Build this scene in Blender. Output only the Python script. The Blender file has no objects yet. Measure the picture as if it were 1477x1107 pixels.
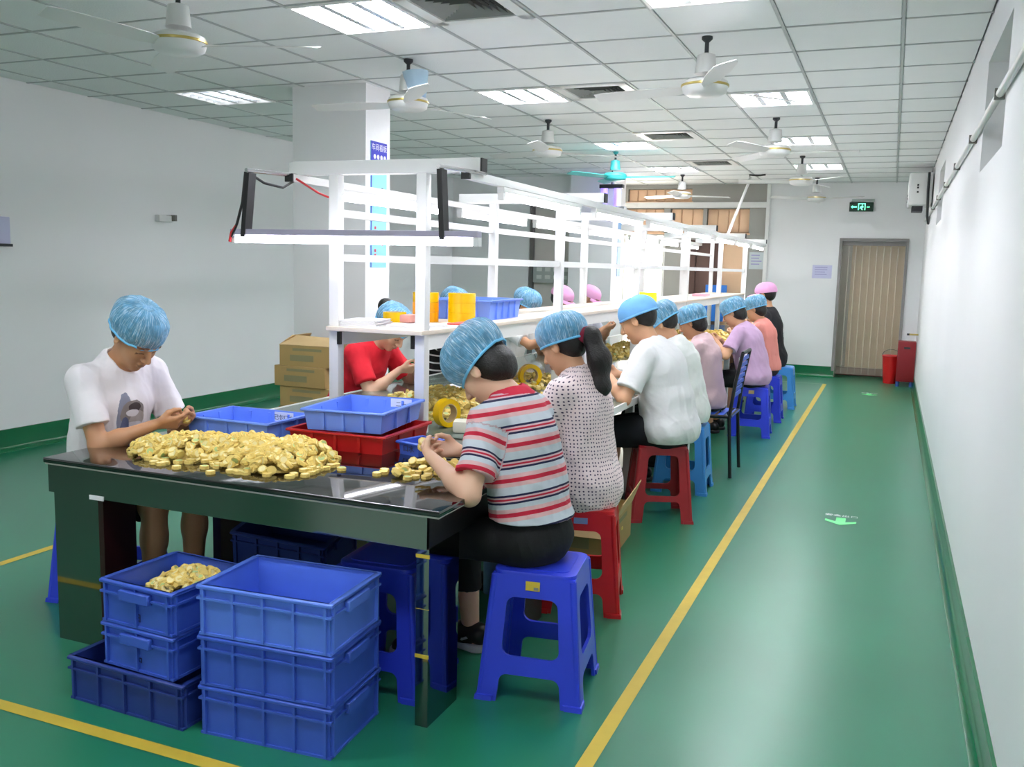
import bpy, bmesh, math, random
import numpy as np
from mathutils import Vector, Matrix
from mathutils.geometry import tessellate_polygon
random.seed(7); np.random.seed(7)
S = bpy.context.scene
C = S.collection
PI = math.pi
# ------------------------------------------------------------------ camera
F_PX, YAW, PITCH, ROLL, CAM_H = 1318.85, math.radians(22.3), math.radians(7.282), math.radians(1.385), 1.5
fw = Vector((-math.sin(YAW)*math.cos(PITCH), math.cos(YAW)*math.cos(PITCH), -math.sin(PITCH)))
rt = Vector((math.cos(YAW), math.sin(YAW), 0)); dn = fw.cross(rt)
r2 = rt*math.cos(ROLL)-dn*math.sin(ROLL); d2 = rt*math.sin(ROLL)+dn*math.cos(ROLL)
cam_d = bpy.data.cameras.new('camera'); cam = bpy.data.objects.new('camera', cam_d); C.objects.link(cam)
cam_d.sensor_fit = 'HORIZONTAL'; cam_d.sensor_width = 36; cam_d.lens = 36*F_PX/1477
cam_d.clip_start = 0.05; cam_d.clip_end = 100
mw = Matrix((r2, -d2, -fw)).transposed().to_4x4(); mw.translation = (0, 0, CAM_H)
cam.matrix_world = mw
S.camera = cam
# ------------------------------------------------------------------ world, exposure
W = bpy.data.worlds.new('world'); S.world = W; W.use_nodes = True
W.node_tree.nodes['Background'].inputs[0].default_value = (0.98, 0.99, 1.0, 1)
W.node_tree.nodes['Background'].inputs[1].default_value = 1.25
S.view_settings.view_transform = 'Standard'; S.view_settings.look = 'None'
S.view_settings.gamma = 1; S.view_settings.use_curve_mapping = False
S.view_settings.exposure = 0.72
TUBE_E, SHELF_E, WIN_E = 34.0, 16.0, 14.0

# ------------------------------------------------------------------ materials
def lin(h):
    h = h.lstrip('#'); v = [int(h[i:i+2], 16)/255 for i in (0, 2, 4)]
    return tuple(c/12.92 if c <= .04045 else ((c+.055)/1.055)**2.4 for c in v)+(1,)
MATS = {}
class NT:
    def __init__(s, name):
        s.m = bpy.data.materials.new(name); s.m.use_nodes = True; s.t = s.m.node_tree
        s.b = s.t.nodes['Principled BSDF']; s.out = s.t.nodes['Material Output']
    def n(s, typ, **kw):
        x = s.t.nodes.new(typ)
        for k, v in kw.items():
            if k.startswith('i_'):
                key = k[2:]; key = int(key) if key.isdigit() else key.replace('_', ' ')
                x.inputs[key].default_value = v
            else: setattr(x, k, v)
        return x
    def l(s, a, b): s.t.links.new(a, b)
    def math(s, op, a, b=None, clamp=False):
        x = s.n('ShaderNodeMath', operation=op, use_clamp=clamp)
        for i, v in enumerate((a, b)):
            if v is None: continue
            if isinstance(v, (int, float)): x.inputs[i].default_value = v
            else: s.l(v, x.inputs[i])
        return x.outputs[0]
    def mix(s, fac, a, b):
        x = s.n('ShaderNodeMix', data_type='RGBA')
        for i, v in ((0, fac), (6, a), (7, b)):
            if isinstance(v, (int, float, tuple)): x.inputs[i].default_value = v
            else: s.l(v, x.inputs[i])
        return x.outputs[2]
def mat(name, col, rough=.5, metal=0, var=0, vscale=6, bump=0, bscale=60, spec=.5, trans=0, alpha=1, sss=0, emit=None, estr=0, coat=0):
    if name in MATS: return MATS[name]
    t = NT(name); b = t.b; c = lin(col) if isinstance(col, str) else col
    b.inputs['Base Color'].default_value = c; b.inputs['Roughness'].default_value = rough
    b.inputs['Metallic'].default_value = metal; b.inputs['Specular IOR Level'].default_value = spec
    b.inputs['Transmission Weight'].default_value = trans; b.inputs['Alpha'].default_value = alpha
    b.inputs['Coat Weight'].default_value = coat
    if sss: b.inputs['Subsurface Weight'].default_value = sss; b.inputs['Subsurface Scale'].default_value = .01
    if emit: b.inputs['Emission Color'].default_value = lin(emit); b.inputs['Emission Strength'].default_value = estr
    if var or bump:
        tc = t.n('ShaderNodeTexCoord')
    if var:
        nz = t.n('ShaderNodeTexNoise', i_Scale=vscale, i_Detail=5.0)
        t.l(tc.outputs['Object'], nz.inputs['Vector'])
        dk = tuple(x*(1-var) for x in c[:3])+(1,); lt = tuple(min(1, x*(1+var)) for x in c[:3])+(1,)
        t.l(t.mix(nz.outputs['Fac'], dk, lt), b.inputs['Base Color'])
    if bump:
        n2 = t.n('ShaderNodeTexNoise', i_Scale=bscale, i_Detail=3.0)
        t.l(tc.outputs['Object'], n2.inputs['Vector'])
        bp = t.n('ShaderNodeBump', i_Strength=bump, i_Distance=.01); t.l(n2.outputs['Fac'], bp.inputs['Height'])
        t.l(bp.outputs[0], b.inputs['Normal'])
    MATS[name] = t.m; return t.m
def emis(name, col, s):
    if name in MATS: return MATS[name]
    t = NT(name); t.b.inputs['Base Color'].default_value = (.8, .8, .8, 1)
    t.b.inputs['Emission Color'].default_value = lin(col); t.b.inputs['Emission Strength'].default_value = s
    MATS[name] = t.m; return t.m
M_wall = mat('wall_paint', '#eeeeee', .55, var=.03, vscale=1.2, bump=.05, bscale=40)
M_wallgrey = mat('wall_grey', '#a3a29b', .6, var=.12, vscale=2)
M_tile = mat('ceiling_tile', '#eceeed', .8, var=.02, bump=.25, bscale=90)
M_rail = mat('ceiling_rail', '#b6bab9', .5)
M_white = mat('white_powder_coat', '#e9e9e6', .35)
M_whitem = mat('white_matte', '#e4e4e2', .7)
M_base = mat('green_skirting', '#0b6a3e', .22, var=.12, vscale=3)
M_yline = mat('yellow_tape', '#d0b33c', .45, var=.15, vscale=8)
M_crate = mat('blue_crate_plastic', '#3f60c8', .42, var=.12, vscale=9)
M_crated = mat('dark_blue_crate_plastic', '#283d8c', .45, var=.15, vscale=9)
M_bin = mat('light_blue_bin_plastic', '#6f94f2', .4, var=.05)
M_binr = mat('red_bin_plastic', '#c41a1c', .35, var=.06)
M_stoolb = mat('blue_stool_plastic', '#2f43da', .33, var=.05)
M_stooll = mat('light_blue_stool_plastic', '#3f8fd8', .35, var=.05)
M_stoolr = mat('red_stool_plastic', '#c8161d', .33, var=.06)
M_stoolr2 = mat('worn_red_stool_plastic', '#a02028', .45, var=.2, vscale=14)
M_black = mat('black_plastic', '#141416', .4)
M_blackcloth = mat('black_cloth', '#101013', .85, bump=.15, bscale=200)
M_card = mat('cardboard', '#b0935c', .8, var=.1, vscale=7)
M_card2 = mat('cardboard_inside', '#c4a878', .8, var=.08)
M_stamp = mat('faded_print', '#8d8762', .85)
M_tabletop = mat('black_glass_top', '#0b0a0b', .06, spec=.9, coat=.5)
M_mirror = mat('dark_mirror_panel', (.22, .235, .22, 1), .05, metal=1)
M_edge = mat('dark_red_wood', '#2a0d0f', .3)
M_edgew = mat('bare_edge', '#b9b6b0', .6)
M_lineTop = mat('green_grey_table', '#66746a', .16, var=.12, vscale=5, coat=.3)
M_board = mat('birch_board', '#e6d9c8', .5, var=.05)
M_steel = mat('chrome_rod', '#b9b9b9', .25, metal=1)
M_tube = emis('lamp_tube', '#f4f2ff', SHELF_E)
M_ctube = emis('ceiling_tube', '#f6f8ff', TUBE_E)
M_louver = mat('louver_metal', '#dfe3e6', .25, metal=.6)
M_tape = mat('yellow_tape_roll', '#ffce00', .25, trans=.12)
M_tapeo = mat('orange_tape_roll', '#f9ae00', .3)
M_paper = mat('white_paper', '#ecebee', .8)
M_papert = mat('printed_paper', '#c9c9e4', .8)
M_ink = mat('dark_ink', '#3c3c50', .8)
M_inkr = mat('red_ink', '#d24a62', .8)
M_green = mat('pale_green_print', '#7ff09a', .6)
M_red = mat('red_cabinet', '#8e1a22', .4)
M_redb = mat('red_bucket', '#cf1a1c', .35)
M_teal = mat('teal_fan', '#3fb4b4', .35)
M_fan = mat('fan_white', '#dfdfdc', .3)
M_gold = mat('gold_trim', '#c9b26a', .3, metal=.8)
M_dark = mat('dark_metal', '#303236', .5)
M_peach = mat('peach_curtain', '#f2cba6', .8, var=.06, vscale=3)  # peach raised to stand in for light from behind the curtains
M_wood = mat('beige_panel', '#dfc29c', .6, var=.05)
M_brown = mat('brown_frame', '#5a4038', .5)
M_glass = mat('window_pane', '#57635d', .08, spec=.8)
M_strip = mat('clear_strip', '#e7dcc8', .12, trans=.0, alpha=.28)
M_violet = emis('violet_lamp', '#5a38ff', 2.0)
M_win = emis('bright_window', '#fff6ea', WIN_E)
M_exit = emis('exit_green', '#27e0a0', 1.5)
M_exitd = mat('exit_dark_green', '#06301e', .4)
M_skirt = mat('maroon_cloth', '#8e1044', .8)
M_hair = mat('dark_hair', '#17120f', .45, bump=.4, bscale=150)
M_bluepanel = mat('blue_board', '#2f7fe0', .5)

def floor_mat():
    t = NT('green_epoxy'); tc = t.n('ShaderNodeTexCoord'); mp = t.n('ShaderNodeMapping'); t.l(tc.outputs['Object'], mp.inputs[0])
    mp.inputs['Rotation'].default_value = (.5, .8, .3); mp.inputs['Location'].default_value = (3.37, 1.71, 5.43)
    n1 = t.n('ShaderNodeTexNoise', i_Scale=.8, i_Detail=3.0, i_Roughness=.55); t.l(mp.outputs[0], n1.inputs['Vector'])
    c = t.mix(n1.outputs['Fac'], lin('#136a4a'), lin('#2e8968'))
    t.l(c, t.b.inputs['Base Color'])
    r = t.n('ShaderNodeMapRange', i_1=.3, i_2=.7, i_3=.28, i_4=.31); t.l(n1.outputs['Fac'], r.inputs[0]); t.l(r.outputs[0], t.b.inputs['Roughness'])
    t.b.inputs['Specular IOR Level'].default_value = .75
    return t.m
M_floor = floor_mat()

def net_mat(name, dens):
    t = NT(name); tc = t.n('ShaderNodeTexCoord')
    w = t.n('ShaderNodeTexNoise', i_Scale=26.0, i_Detail=5.0, i_Distortion=1.2); t.l(tc.outputs['Object'], w.inputs['Vector'])
    u = t.n('ShaderNodeAttribute', attribute_name='fold')
    wv = t.n('ShaderNodeTexNoise', i_Scale=9.0, i_Detail=4.0, i_Distortion=.6); t.l(u.outputs['Vector'], wv.inputs['Vector'])
    line = t.n('ShaderNodeMapRange', i_1=.50, i_2=.66, i_3=0.0, i_4=1.0); t.l(wv.outputs['Fac'], line.inputs[0])
    t.l(t.mix(line.outputs[0], lin('#72bce8'), lin('#cdeaf8')), t.b.inputs['Base Color']); t.b.inputs['Roughness'].default_value = .8
    r = t.n('ShaderNodeMapRange', i_1=.35, i_2=.65, i_3=dens-.12, i_4=dens+.14); t.l(w.outputs['Fac'], r.inputs[0])
    t.l(t.math('ADD', r.outputs[0], t.math('MULTIPLY', line.outputs[0], .3), True), t.b.inputs['Alpha'])
    bp = t.n('ShaderNodeBump', i_Strength=.6, i_Distance=.01); t.l(wv.outputs['Fac'], bp.inputs['Height']); t.l(bp.outputs[0], t.b.inputs['Normal'])
    return t.m
M_net = net_mat('blue_hair_net', .62)
M_netband = mat('blue_net_band', '#74c2ec', .8)
M_capblue = mat('blue_cloth_cap', '#76b4ea', .75, bump=.3, bscale=30)
M_cappink = mat('pink_cloth_cap', '#e3a6cf', .75, bump=.2, bscale=40)

def skin_mat(name, col):
    t = NT(name); a = t.n('ShaderNodeAttribute', attribute_name='tint')
    t.l(t.mix(a.outputs['Fac'], lin(col), lin('#3a1712')), t.b.inputs['Base Color'])
    t.b.inputs['Roughness'].default_value = .5; t.b.inputs['Subsurface Weight'].default_value = .08
    t.b.inputs['Subsurface Scale'].default_value = .01; t.b.inputs['Subsurface Radius'].default_value = (1, .35, .2)
    return t.m
SK = [skin_mat('skin_tan', '#c08d68'), skin_mat('skin_light', '#dfb396'), skin_mat('skin_warm', '#cc9a76')]
def cloth(name, col, var=.04): return mat(name, col, .85, var=var, vscale=12, bump=.55, bscale=13)
def stripe_mat(name, period, bands, base, collar):
    t = NT(name); a = t.n('ShaderNodeAttribute', attribute_name='band')
    f = t.math('FRACT', t.math('DIVIDE', a.outputs['Fac'], period))
    cr = t.n('ShaderNodeValToRGB'); cr.color_ramp.interpolation = 'CONSTANT'; t.l(f, cr.inputs[0])
    e = cr.color_ramp.elements; e[0].color = lin(base); e[0].position = 0
    e.remove(e[1])
    for p, c in bands: x = e.new(p); x.color = lin(c)
    cl = t.n('ShaderNodeAttribute', attribute_name='collar')
    t.l(t.mix(t.math('GREATER_THAN', cl.outputs['Fac'], .5), cr.outputs[0], lin(collar)), t.b.inputs['Base Color']); t.b.inputs['Roughness'].default_value = .85
    return t.m
M_stripe = stripe_mat('red_navy_stripe_jersey', .118, [(.14, '#e2b4b4'), (.26, '#c41c3a'), (.38, '#e0b0b2'), (.5, '#c9d0d8'), (.64, '#1b1c44'), (.70, '#d9b8bc'), (.745, '#c41c3a'), (.80, '#d9b8bc'), (.845, '#1b1c44'), (.91, '#c9d0d8')], '#c9d0d8', '#cf2340')
M_bw = stripe_mat('black_white_stripe_jersey', .055, [(.8, '#e9e9e9')], '#121214', '#121214')
def dots_mat():
    t = NT('dotted_blouse'); u = t.n('ShaderNodeAttribute', attribute_name='wrap')
    v = t.n('ShaderNodeTexVoronoi', i_Scale=60.0, i_Randomness=.3); v.voronoi_dimensions = '2D'; t.l(u.outputs['Vector'], v.inputs['Vector'])
    f = t.math('LESS_THAN', v.outputs['Distance'], .21)
    t.l(t.mix(f, lin('#f3dfdf'), lin('#4a3554')), t.b.inputs['Base Color']); t.b.inputs['Roughness'].default_value = .8
    return t.m
M_dots = dots_mat()
def print_tee():
    # white t-shirt with a grey figure printed on the chest (flat print)
    t = NT('printed_white_tee'); a = t.n('ShaderNodeAttribute', attribute_name='chest'); sp = t.n('ShaderNodeSeparateXYZ'); t.l(a.outputs['Vector'], sp.inputs[0])
    nz = t.n('ShaderNodeTexNoise', i_Scale=45.0, i_Detail=4.0); t.l(a.outputs['Vector'], nz.inputs['Vector'])
    x, y, z = sp.outputs[0], sp.outputs[1], sp.outputs[2]
    def ell(cy, cz, ry, rz, wob=.5):
        cy, cz, ry, rz = cy*1.35, cz*1.35, ry*1.35, rz*1.35
        dy = t.math('DIVIDE', t.math('SUBTRACT', y, cy), ry); dz = t.math('DIVIDE', t.math('SUBTRACT', z, cz), rz)
        r = t.math('ADD', t.math('MULTIPLY', dy, dy), t.math('MULTIPLY', dz, dz))
        r = t.math('ADD', r, t.math('MULTIPLY', t.math('SUBTRACT', nz.outputs['Fac'], .5), wob))
        return t.math('MULTIPLY', t.math('LESS_THAN', r, 1.0), t.math('GREATER_THAN', x, .02))
    col = lin('#f0eaee')
    for (cy, cz, ry, rz, c) in ((-.035, -.005, .022, .075, '#8f93a8'), (-.005, .0, .042, .045, '#8d8482'), (.012, -.02, .03, .03, '#b5aaa6'), (-.002, .022, .022, .016, '#4b4142'),
                                (-.008, .004, .022, .012, '#e6dfe2'), (.0, -.055, .045, .03, '#d9d4da'), (-.03, -.06, .016, .05, '#5d6486')):
        col = t.mix(ell(cy, cz, ry, rz), col, lin(c))
    t.l(col, t.b.inputs['Base Color']); t.b.inputs['Roughness'].default_value = .85
    return t.m
M_printtee = print_tee()

# ------------------------------------------------------------------ mesh helpers
def link(name, me, m=None, parent=None, loc=None, rz=0, smooth=None):
    o = bpy.data.objects.new(name, me); C.objects.link(o)
    if m is not None and me is not None:
        for x in (m if isinstance(m, (list, tuple)) else [m]): me.materials.append(x)
    if parent: o.parent = parent
    if loc is not None: o.location = loc
    if rz: o.rotation_euler = (0, 0, rz)
    if smooth is not None and me is not None:
        me.polygons.foreach_set('use_smooth', [True]*len(me.polygons))
        if smooth < 180: me.set_sharp_from_angle(angle=math.radians(smooth))
    return o
def thing(name, label, cat, loc=(0, 0, 0), rz=0, group=None):
    o = bpy.data.objects.new(name, None); C.objects.link(o); o.empty_display_size = .05
    o.location = loc; o.rotation_euler = (0, 0, rz); return tag(o, label, cat, group)
def tag(o, label=None, cat=None, group=None, kind=None):
    if label: o['label'] = label
    if cat: o['category'] = cat
    if group: o['group'] = group
    if kind: o['kind'] = kind
    return o
def copy_tree(o, parent=None):
    c = o.copy(); C.objects.link(c); c.parent = parent
    for ch in list(o.children): copy_tree(ch, c)
    return c
class MB:
    def __init__(s): s.v = []; s.f = []; s.mi = []
    def add(s, vs, fs, mi=0):
        k = len(s.v); s.v += [tuple(x) for x in vs]; s.f += [tuple(i+k for i in f) for f in fs]; s.mi += [mi]*len(fs); return s
    def box(s, x0, x1, y0, y1, z0, z1, mi=0):
        v = [(x, y, z) for z in (z0, z1) for y in (y0, y1) for x in (x0, x1)]
        return s.add(v, [(0, 2, 3, 1), (4, 5, 7, 6), (0, 1, 5, 4), (2, 6, 7, 3), (0, 4, 6, 2), (1, 3, 7, 5)], mi)
    def cyl(s, p0, p1, r0, r1=None, n=12, cap=True, mi=0):
        p0, p1 = Vector(p0), Vector(p1); r1 = r0 if r1 is None else r1
        d = (p1-p0).normalized(); a = d.orthogonal().normalized(); b = d.cross(a); v = []
        for p, r in ((p0, r0), (p1, r1)):
            for i in range(n): t = 2*PI*i/n; v.append(p+(a*math.cos(t)+b*math.sin(t))*r)
        f = [(i, (i+1) % n, n+(i+1) % n, n+i) for i in range(n)]
        if cap: f += [tuple(range(n))[::-1], tuple(range(n, 2*n))]
        return s.add(v, f, mi)
    def path(s, pts, r, n=8, mi=0):
        pts = [Vector(p) for p in pts]; v = []; f = []; ref = None
        for i, p in enumerate(pts):
            d = (pts[min(i+1, len(pts)-1)]-pts[max(i-1, 0)]).normalized()
            a = d.orthogonal().normalized() if ref is None else (ref-d*ref.dot(d)).normalized(); ref = a; b = d.cross(a)
            v += [p+(a*math.cos(2*PI*k/n)+b*math.sin(2*PI*k/n))*r for k in range(n)]
        for i in range(len(pts)-1):
            f += [(i*n+k, i*n+(k+1) % n, (i+1)*n+(k+1) % n, (i+1)*n+k) for k in range(n)]
        f += [tuple(range(n))[::-1], tuple(range((len(pts)-1)*n, len(pts)*n))]
        return s.add(v, f, mi)
    def lathe(s, prof, c=(0, 0, 0), n=24, mi=0):
        v = []; f = []; m = len(prof)
        for (r, z) in prof: v += [(c[0]+r*math.cos(2*PI*k/n), c[1]+r*math.sin(2*PI*k/n), c[2]+z) for k in range(n)]
        for i in range(m-1): f += [(i*n+k, i*n+(k+1) % n, (i+1)*n+(k+1) % n, (i+1)*n+k) for k in range(n)]
        return s.add(v, f, mi)
    def prism(s, poly, z0, z1, mi=0):
        n = len(poly); v = [(x, y, z0) for x, y in poly]+[(x, y, z1) for x, y in poly]
        return s.add(v, [tuple(range(n))[::-1], tuple(range(n, 2*n))]+[(i, (i+1) % n, n+(i+1) % n, n+i) for i in range(n)], mi)
    def mesh(s, name, bevel=0, seg=2):
        me = bpy.data.meshes.new(name); me.from_pydata(s.v, [], s.f)
        me.polygons.foreach_set('material_index', s.mi)
        if bevel:
            bm = bmesh.new(); bm.from_mesh(me); bmesh.ops.remove_doubles(bm, verts=bm.verts, dist=1e-6)
            bmesh.ops.bevel(bm, geom=list(bm.edges), offset=bevel, segments=seg, affect='EDGES', profile=.6)
            bm.to_mesh(me); bm.free()
        me.update(); return me
    def obj(s, name, m, parent=None, loc=None, rz=0, bevel=0, smooth=None, seg=2):
        return link(name, s.mesh(name, bevel, seg), m, parent, loc, rz, smooth if smooth is not None else (40 if bevel else None))
def box(name, dims, m, parent=None, bevel=0, loc=None, rz=0): return MB().box(*dims).obj(name, m, parent, loc, rz, bevel)
def struct(o): o['kind'] = 'structure'; return o
def text_obj(name, s, size, m, parent, mw_, thick=.0005):
    cu = bpy.data.curves.new(name, 'FONT'); cu.body = s; cu.size = size; cu.align_x = 'CENTER'; cu.align_y = 'CENTER'; cu.extrude = thick; cu.resolution_u = 2
    o = bpy.data.objects.new(name+'_tmp', cu); C.objects.link(o)
    me = bpy.data.meshes.new_from_object(o.evaluated_get(bpy.context.evaluated_depsgraph_get()))
    bpy.data.objects.remove(o); bpy.data.curves.remove(cu)
    o = link(name, me, m, parent); o.matrix_local = mw_; return o
def frame_mat(org, xd, yd):
    xd = Vector(xd).normalized(); yd = Vector(yd).normalized(); zd = xd.cross(yd)
    m = Matrix((xd, yd, zd)).transposed().to_4x4(); m.translation = org; return m
def rrect(x0, x1, y0, y1, r, n=4, rev=False):
    p = []
    for (cx, cy, a) in ((x1-r, y1-r, 0), (x0+r, y1-r, 90), (x0+r, y0+r, 180), (x1-r, y0+r, 270)):
        for i in range(n+1): t = math.radians(a+90*i/n); p.append((cx+r*math.cos(t), cy+r*math.sin(t)))
    return p[::-1] if rev else p
def plate(loops, th, name='plate', bevel=0):
    """2-D outline with holes (loops[0] outer), extruded th along z, as a mesh."""
    tri = tessellate_polygon([[Vector((x, y, 0)) for x, y in L] for L in loops])
    pts = [p for L in loops for p in L]; n = len(pts)
    v = [(x, y, 0) for x, y in pts]+[(x, y, th) for x, y in pts]; f = []
    for t in tri:
        a, b, c = [Vector(pts[i]) for i in t]
        ccw = (b-a).cross(c-a) > 0
        t = t if ccw else t[::-1]
        f.append(tuple(t[::-1])); f.append(tuple(i+n for i in t))
    k = 0
    for L in loops:
        m = len(L)
        for i in range(m): a, b = k+i, k+(i+1) % m; f.append((a, b, b+n, a+n))
        k += m
    bm = bmesh.new(); me = bpy.data.meshes.new(name); me.from_pydata(v, [], f); bm.from_mesh(me)
    bmesh.ops.recalc_face_normals(bm, faces=bm.faces); bm.to_mesh(me); bm.free(); return me

# ------------------------------------------------------------------ room shell
XR, XL, YF, YB, ZC, YL = .37, -6.2, 14.1, -3.0, 2.8, 12.6     # right, left, far, rear, ceiling, far-left recess
floor = struct(box('floor', (XL-.2, XR+.2, YB-.2, 15.8, -.1, 0), M_floor))
# right wall with two high windows
WIN = [(4.25, 5.28, 2.03, 2.57), (9.3, 10.35, 2.02, 2.56)]
m = MB(); ys = [YB]+[v for w in WIN for v in w[:2]]+[YF+.2]
for i in range(0, len(ys), 2): m.box(XR, XR+.2, ys[i], ys[i+1], 0, ZC+.2)
for (a, b, c, d) in WIN: m.box(XR, XR+.2, a, b, 0, c); m.box(XR, XR+.2, a, b, d, ZC+.2)
wall_right = struct(m.obj('wall_right', M_wall))
for i, (a, b, c, d) in enumerate(WIN):
    w = struct(box('window_%d' % (i+1), (XR+.13, XR+.15, a, b, c, d), M_glass))
    fr = MB(); t = .03
    for q in ((a, a+t, c, d), (b-t, b, c, d), ((a+b)/2-.015, (a+b)/2+.015, c, d), (a, b, c, c+t), (a, b, d-t, d)): fr.box(XR+.10, XR+.16, *q)
    fr.obj('window_frame', M_steel if False else M_whitem, w)
struct(box('wall_left', (XL-.2, XL, YB, YL+.2, 0, ZC+.2), M_wall))
# far wall (door side) with door opening
D0, D1, DH = -.70, .14, 1.98
XW = -1.74
m = MB(); m.box(XW, D0, YF, YF+.15, 0, ZC+.2); m.box(D1, XR, YF, YF+.15, 0, ZC+.2); m.box(D0, D1, YF, YF+.15, DH, ZC+.2)
struct(m.obj('wall_far', M_wall))
struct(box('trim_1', (XW-.05, XW, YF-.04, YF+.15, 0, ZC), M_white))
# grey partition between the second column and the door wall, with openings
XC2 = -3.62
holes = [(-3.95, -3.28, .95, 2.03), (-3.92, -3.32, 2.08, 2.44), (-3.22, -2.72, 2.08, 2.44), (-2.66, -2.03, 2.08, 2.44), (-3.9, -2.9, 2.55, 2.74), (-2.88, -2.03, .0, 1.95)]
def wall_with_holes(x0, x1, z0, z1, y0, y1, hs):
    xs = sorted({x0, x1}|{h[0] for h in hs}|{h[1] for h in hs}); zs = sorted({z0, z1}|{h[2] for h in hs}|{h[3] for h in hs}); m = MB()
    for i in range(len(xs)-1):
        for j in range(len(zs)-1):
            cx, cz = (xs[i]+xs[i+1])/2, (zs[j]+zs[j+1])/2
            if not any(h[0] < cx < h[1] and h[2] < cz < h[3] for h in hs): m.box(xs[i], xs[i+1], y0, y1, zs[j], zs[j+1])
    return m
struct(wall_with_holes(-4.6, XW-.05, 0, ZC+.2, YF, YF+.12, holes).obj('wall_partition', M_wallgrey))
struct(box('trim_2', (XC2-.6, XW-.05, YF-.03, YF, 2.455, 2.535), M_white))
for i, h in enumerate(holes[1:5]):
    w = struct(box('window_%d' % (i+4), (h[0], h[1], YF+.09, YF+.10, h[2], h[3]), M_peach))
    n = max(3, int((h[1]-h[0])/.13))
    for k in range(n):
        a = h[0]+(h[1]-h[0])*k/n; box('curtain_fold', (a+.006, a+(h[1]-h[0])/n-.006, YF+.06, YF+.085, h[2]+.01, h[3]-.005), M_peach, w, bevel=.01)
    box('window_frame', (h[0]-.02, h[1]+.02, YF-.015, YF, h[2]-.025, h[2]), M_peach, w)
w = struct(box('window_3', (holes[0][0], holes[0][1], YF+.06, YF+.07, holes[0][2], holes[0][3]), M_win))
fr = MB()
for q in ((holes[0][0], holes[0][0]+.04, .95, 2.03), (holes[0][1]-.04, holes[0][1], .95, 2.03), (-3.63, -3.59, .95, 2.03)): fr.box(q[0], q[1], YF-.01, YF+.05, q[2], q[3])
fr.obj('window_frame', M_white, w)
d = struct(box('door_2', (-2.42, -2.05, YF+.03, YF+.07, 0, 1.93), M_peach))
fr = MB(); fr.box(-2.88, -2.80, YF-.02, YF+.1, 0, 1.95); fr.box(-2.52, -2.44, YF-.02, YF+.1, 0, 1.95); fr.box(-2.88, -2.03, YF-.02, YF+.1, 1.93, 1.97)
fr.obj('door_frame', M_brown, d)
box('side_panel', (-2.80, -2.52, YF+.06, YF+.08, 0, 1.93), mat('brown_glass', '#7b5f56', .2), d)
box('door_handle', (-2.40, -2.36, YF-.03, YF+.03, .95, 1.07), M_steel, d, bevel=.005)
# far-left wall and return
m = MB(); m.box(XL-.2, -4.95, YL, YL+.15, 0, ZC+.2); m.box(-4.95, -4.25, YL, YL+.15, 2.45, ZC+.2); m.box(-4.7, -4.55, YL+.1, YF+.2, 0, ZC+.2)
struct(m.obj('wall_far_left', M_wall))
d = struct(box('door_3', (-4.88, -4.27, YL+.05, YL+.09, 0, 2.45), mat('taupe_door', '#dcd4cd', .6, var=.08)))
box('door_frame', (-4.93, -4.88, YL-.02, YL+.1, 0, 2.45), mat('grey_frame', '#6f6b68', .5), d)
# door with strip curtain, corridor behind
struct(MB().box(D0-.6, D0-.5, YF+.15, 15.7, 0, ZC).box(XR, XR+.1, YF+.15, 15.7, 0, ZC).box(D0-.6, XR+.1, 15.6, 15.7, 0, ZC).obj('wall_corridor', M_wall))
dd = struct(box('door_1', (D0+.12, D1+.05, YF+.55, YF+.6, .12, 1.97), M_wood))
box('threshold', (D0, D1, YF+.5, YF+.62, 0, .12), mat('dark_red_sill', '#5a2a26', .5), dd)
fr = MB(); fr.box(D0-.04, D0, YF-.02, YF+.02, .1, DH+.04); fr.box(D1, D1+.04, YF-.02, YF+.02, .1, DH+.04); fr.box(D0-.04, D1+.04, YF-.03, YF+.02, DH, DH+.04)
fr.obj('door_frame', mat('frame_grey', '#8b8785', .5), dd)
sc = thing('strip_curtain', 'clear plastic strip curtain hanging in the doorway below the exit sign', 'curtain', (0, YF+.06, 0))
MB().box(D0, D1, -.02, .02, DH-.06, DH).obj('curtain_rail', mat('frame_grey', '#8b8785'), sc)
ns = 9
strip_me = None
for k in range(ns):
    wv = (D1-D0)/ns
    if strip_me is None:
        v = []; f = []
        for j in range(2):
            for i in range(7): v.append(((i/6-.5)*wv*1.15, .012*math.cos((i/6-.5)*2.6)-.012, .06 if j == 0 else DH-.05))
        f = [(i, i+1, 8+i, 7+i) for i in range(6)]
        strip_me = bpy.data.meshes.new('strip'); strip_me.from_pydata(v, [], f); strip_me.materials.append(M_strip); strip_me.polygons.foreach_set('use_smooth', [True]*6)
    o = link('strip', strip_me, None, sc, (D0+wv*(k+.5), -.008 if k % 2 else .008, 0))
# unseen rear wall: big openings added to let the world light in
struct(wall_with_holes(XL, XR, 0, ZC+.2, YB-.15, YB, [(-5.6, -3.4, .9, 2.5), (-3.0, -.2, .9, 2.5)]).obj('wall_rear', M_wall))
# columns
struct(box('wall_column', (-4.27, -3.63, 5.92, 6.27, 0, ZC), M_wall))
struct(box('wall_column', (-4.25, -3.62, 12.35, 12.95, 0, ZC), M_wall))
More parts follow.
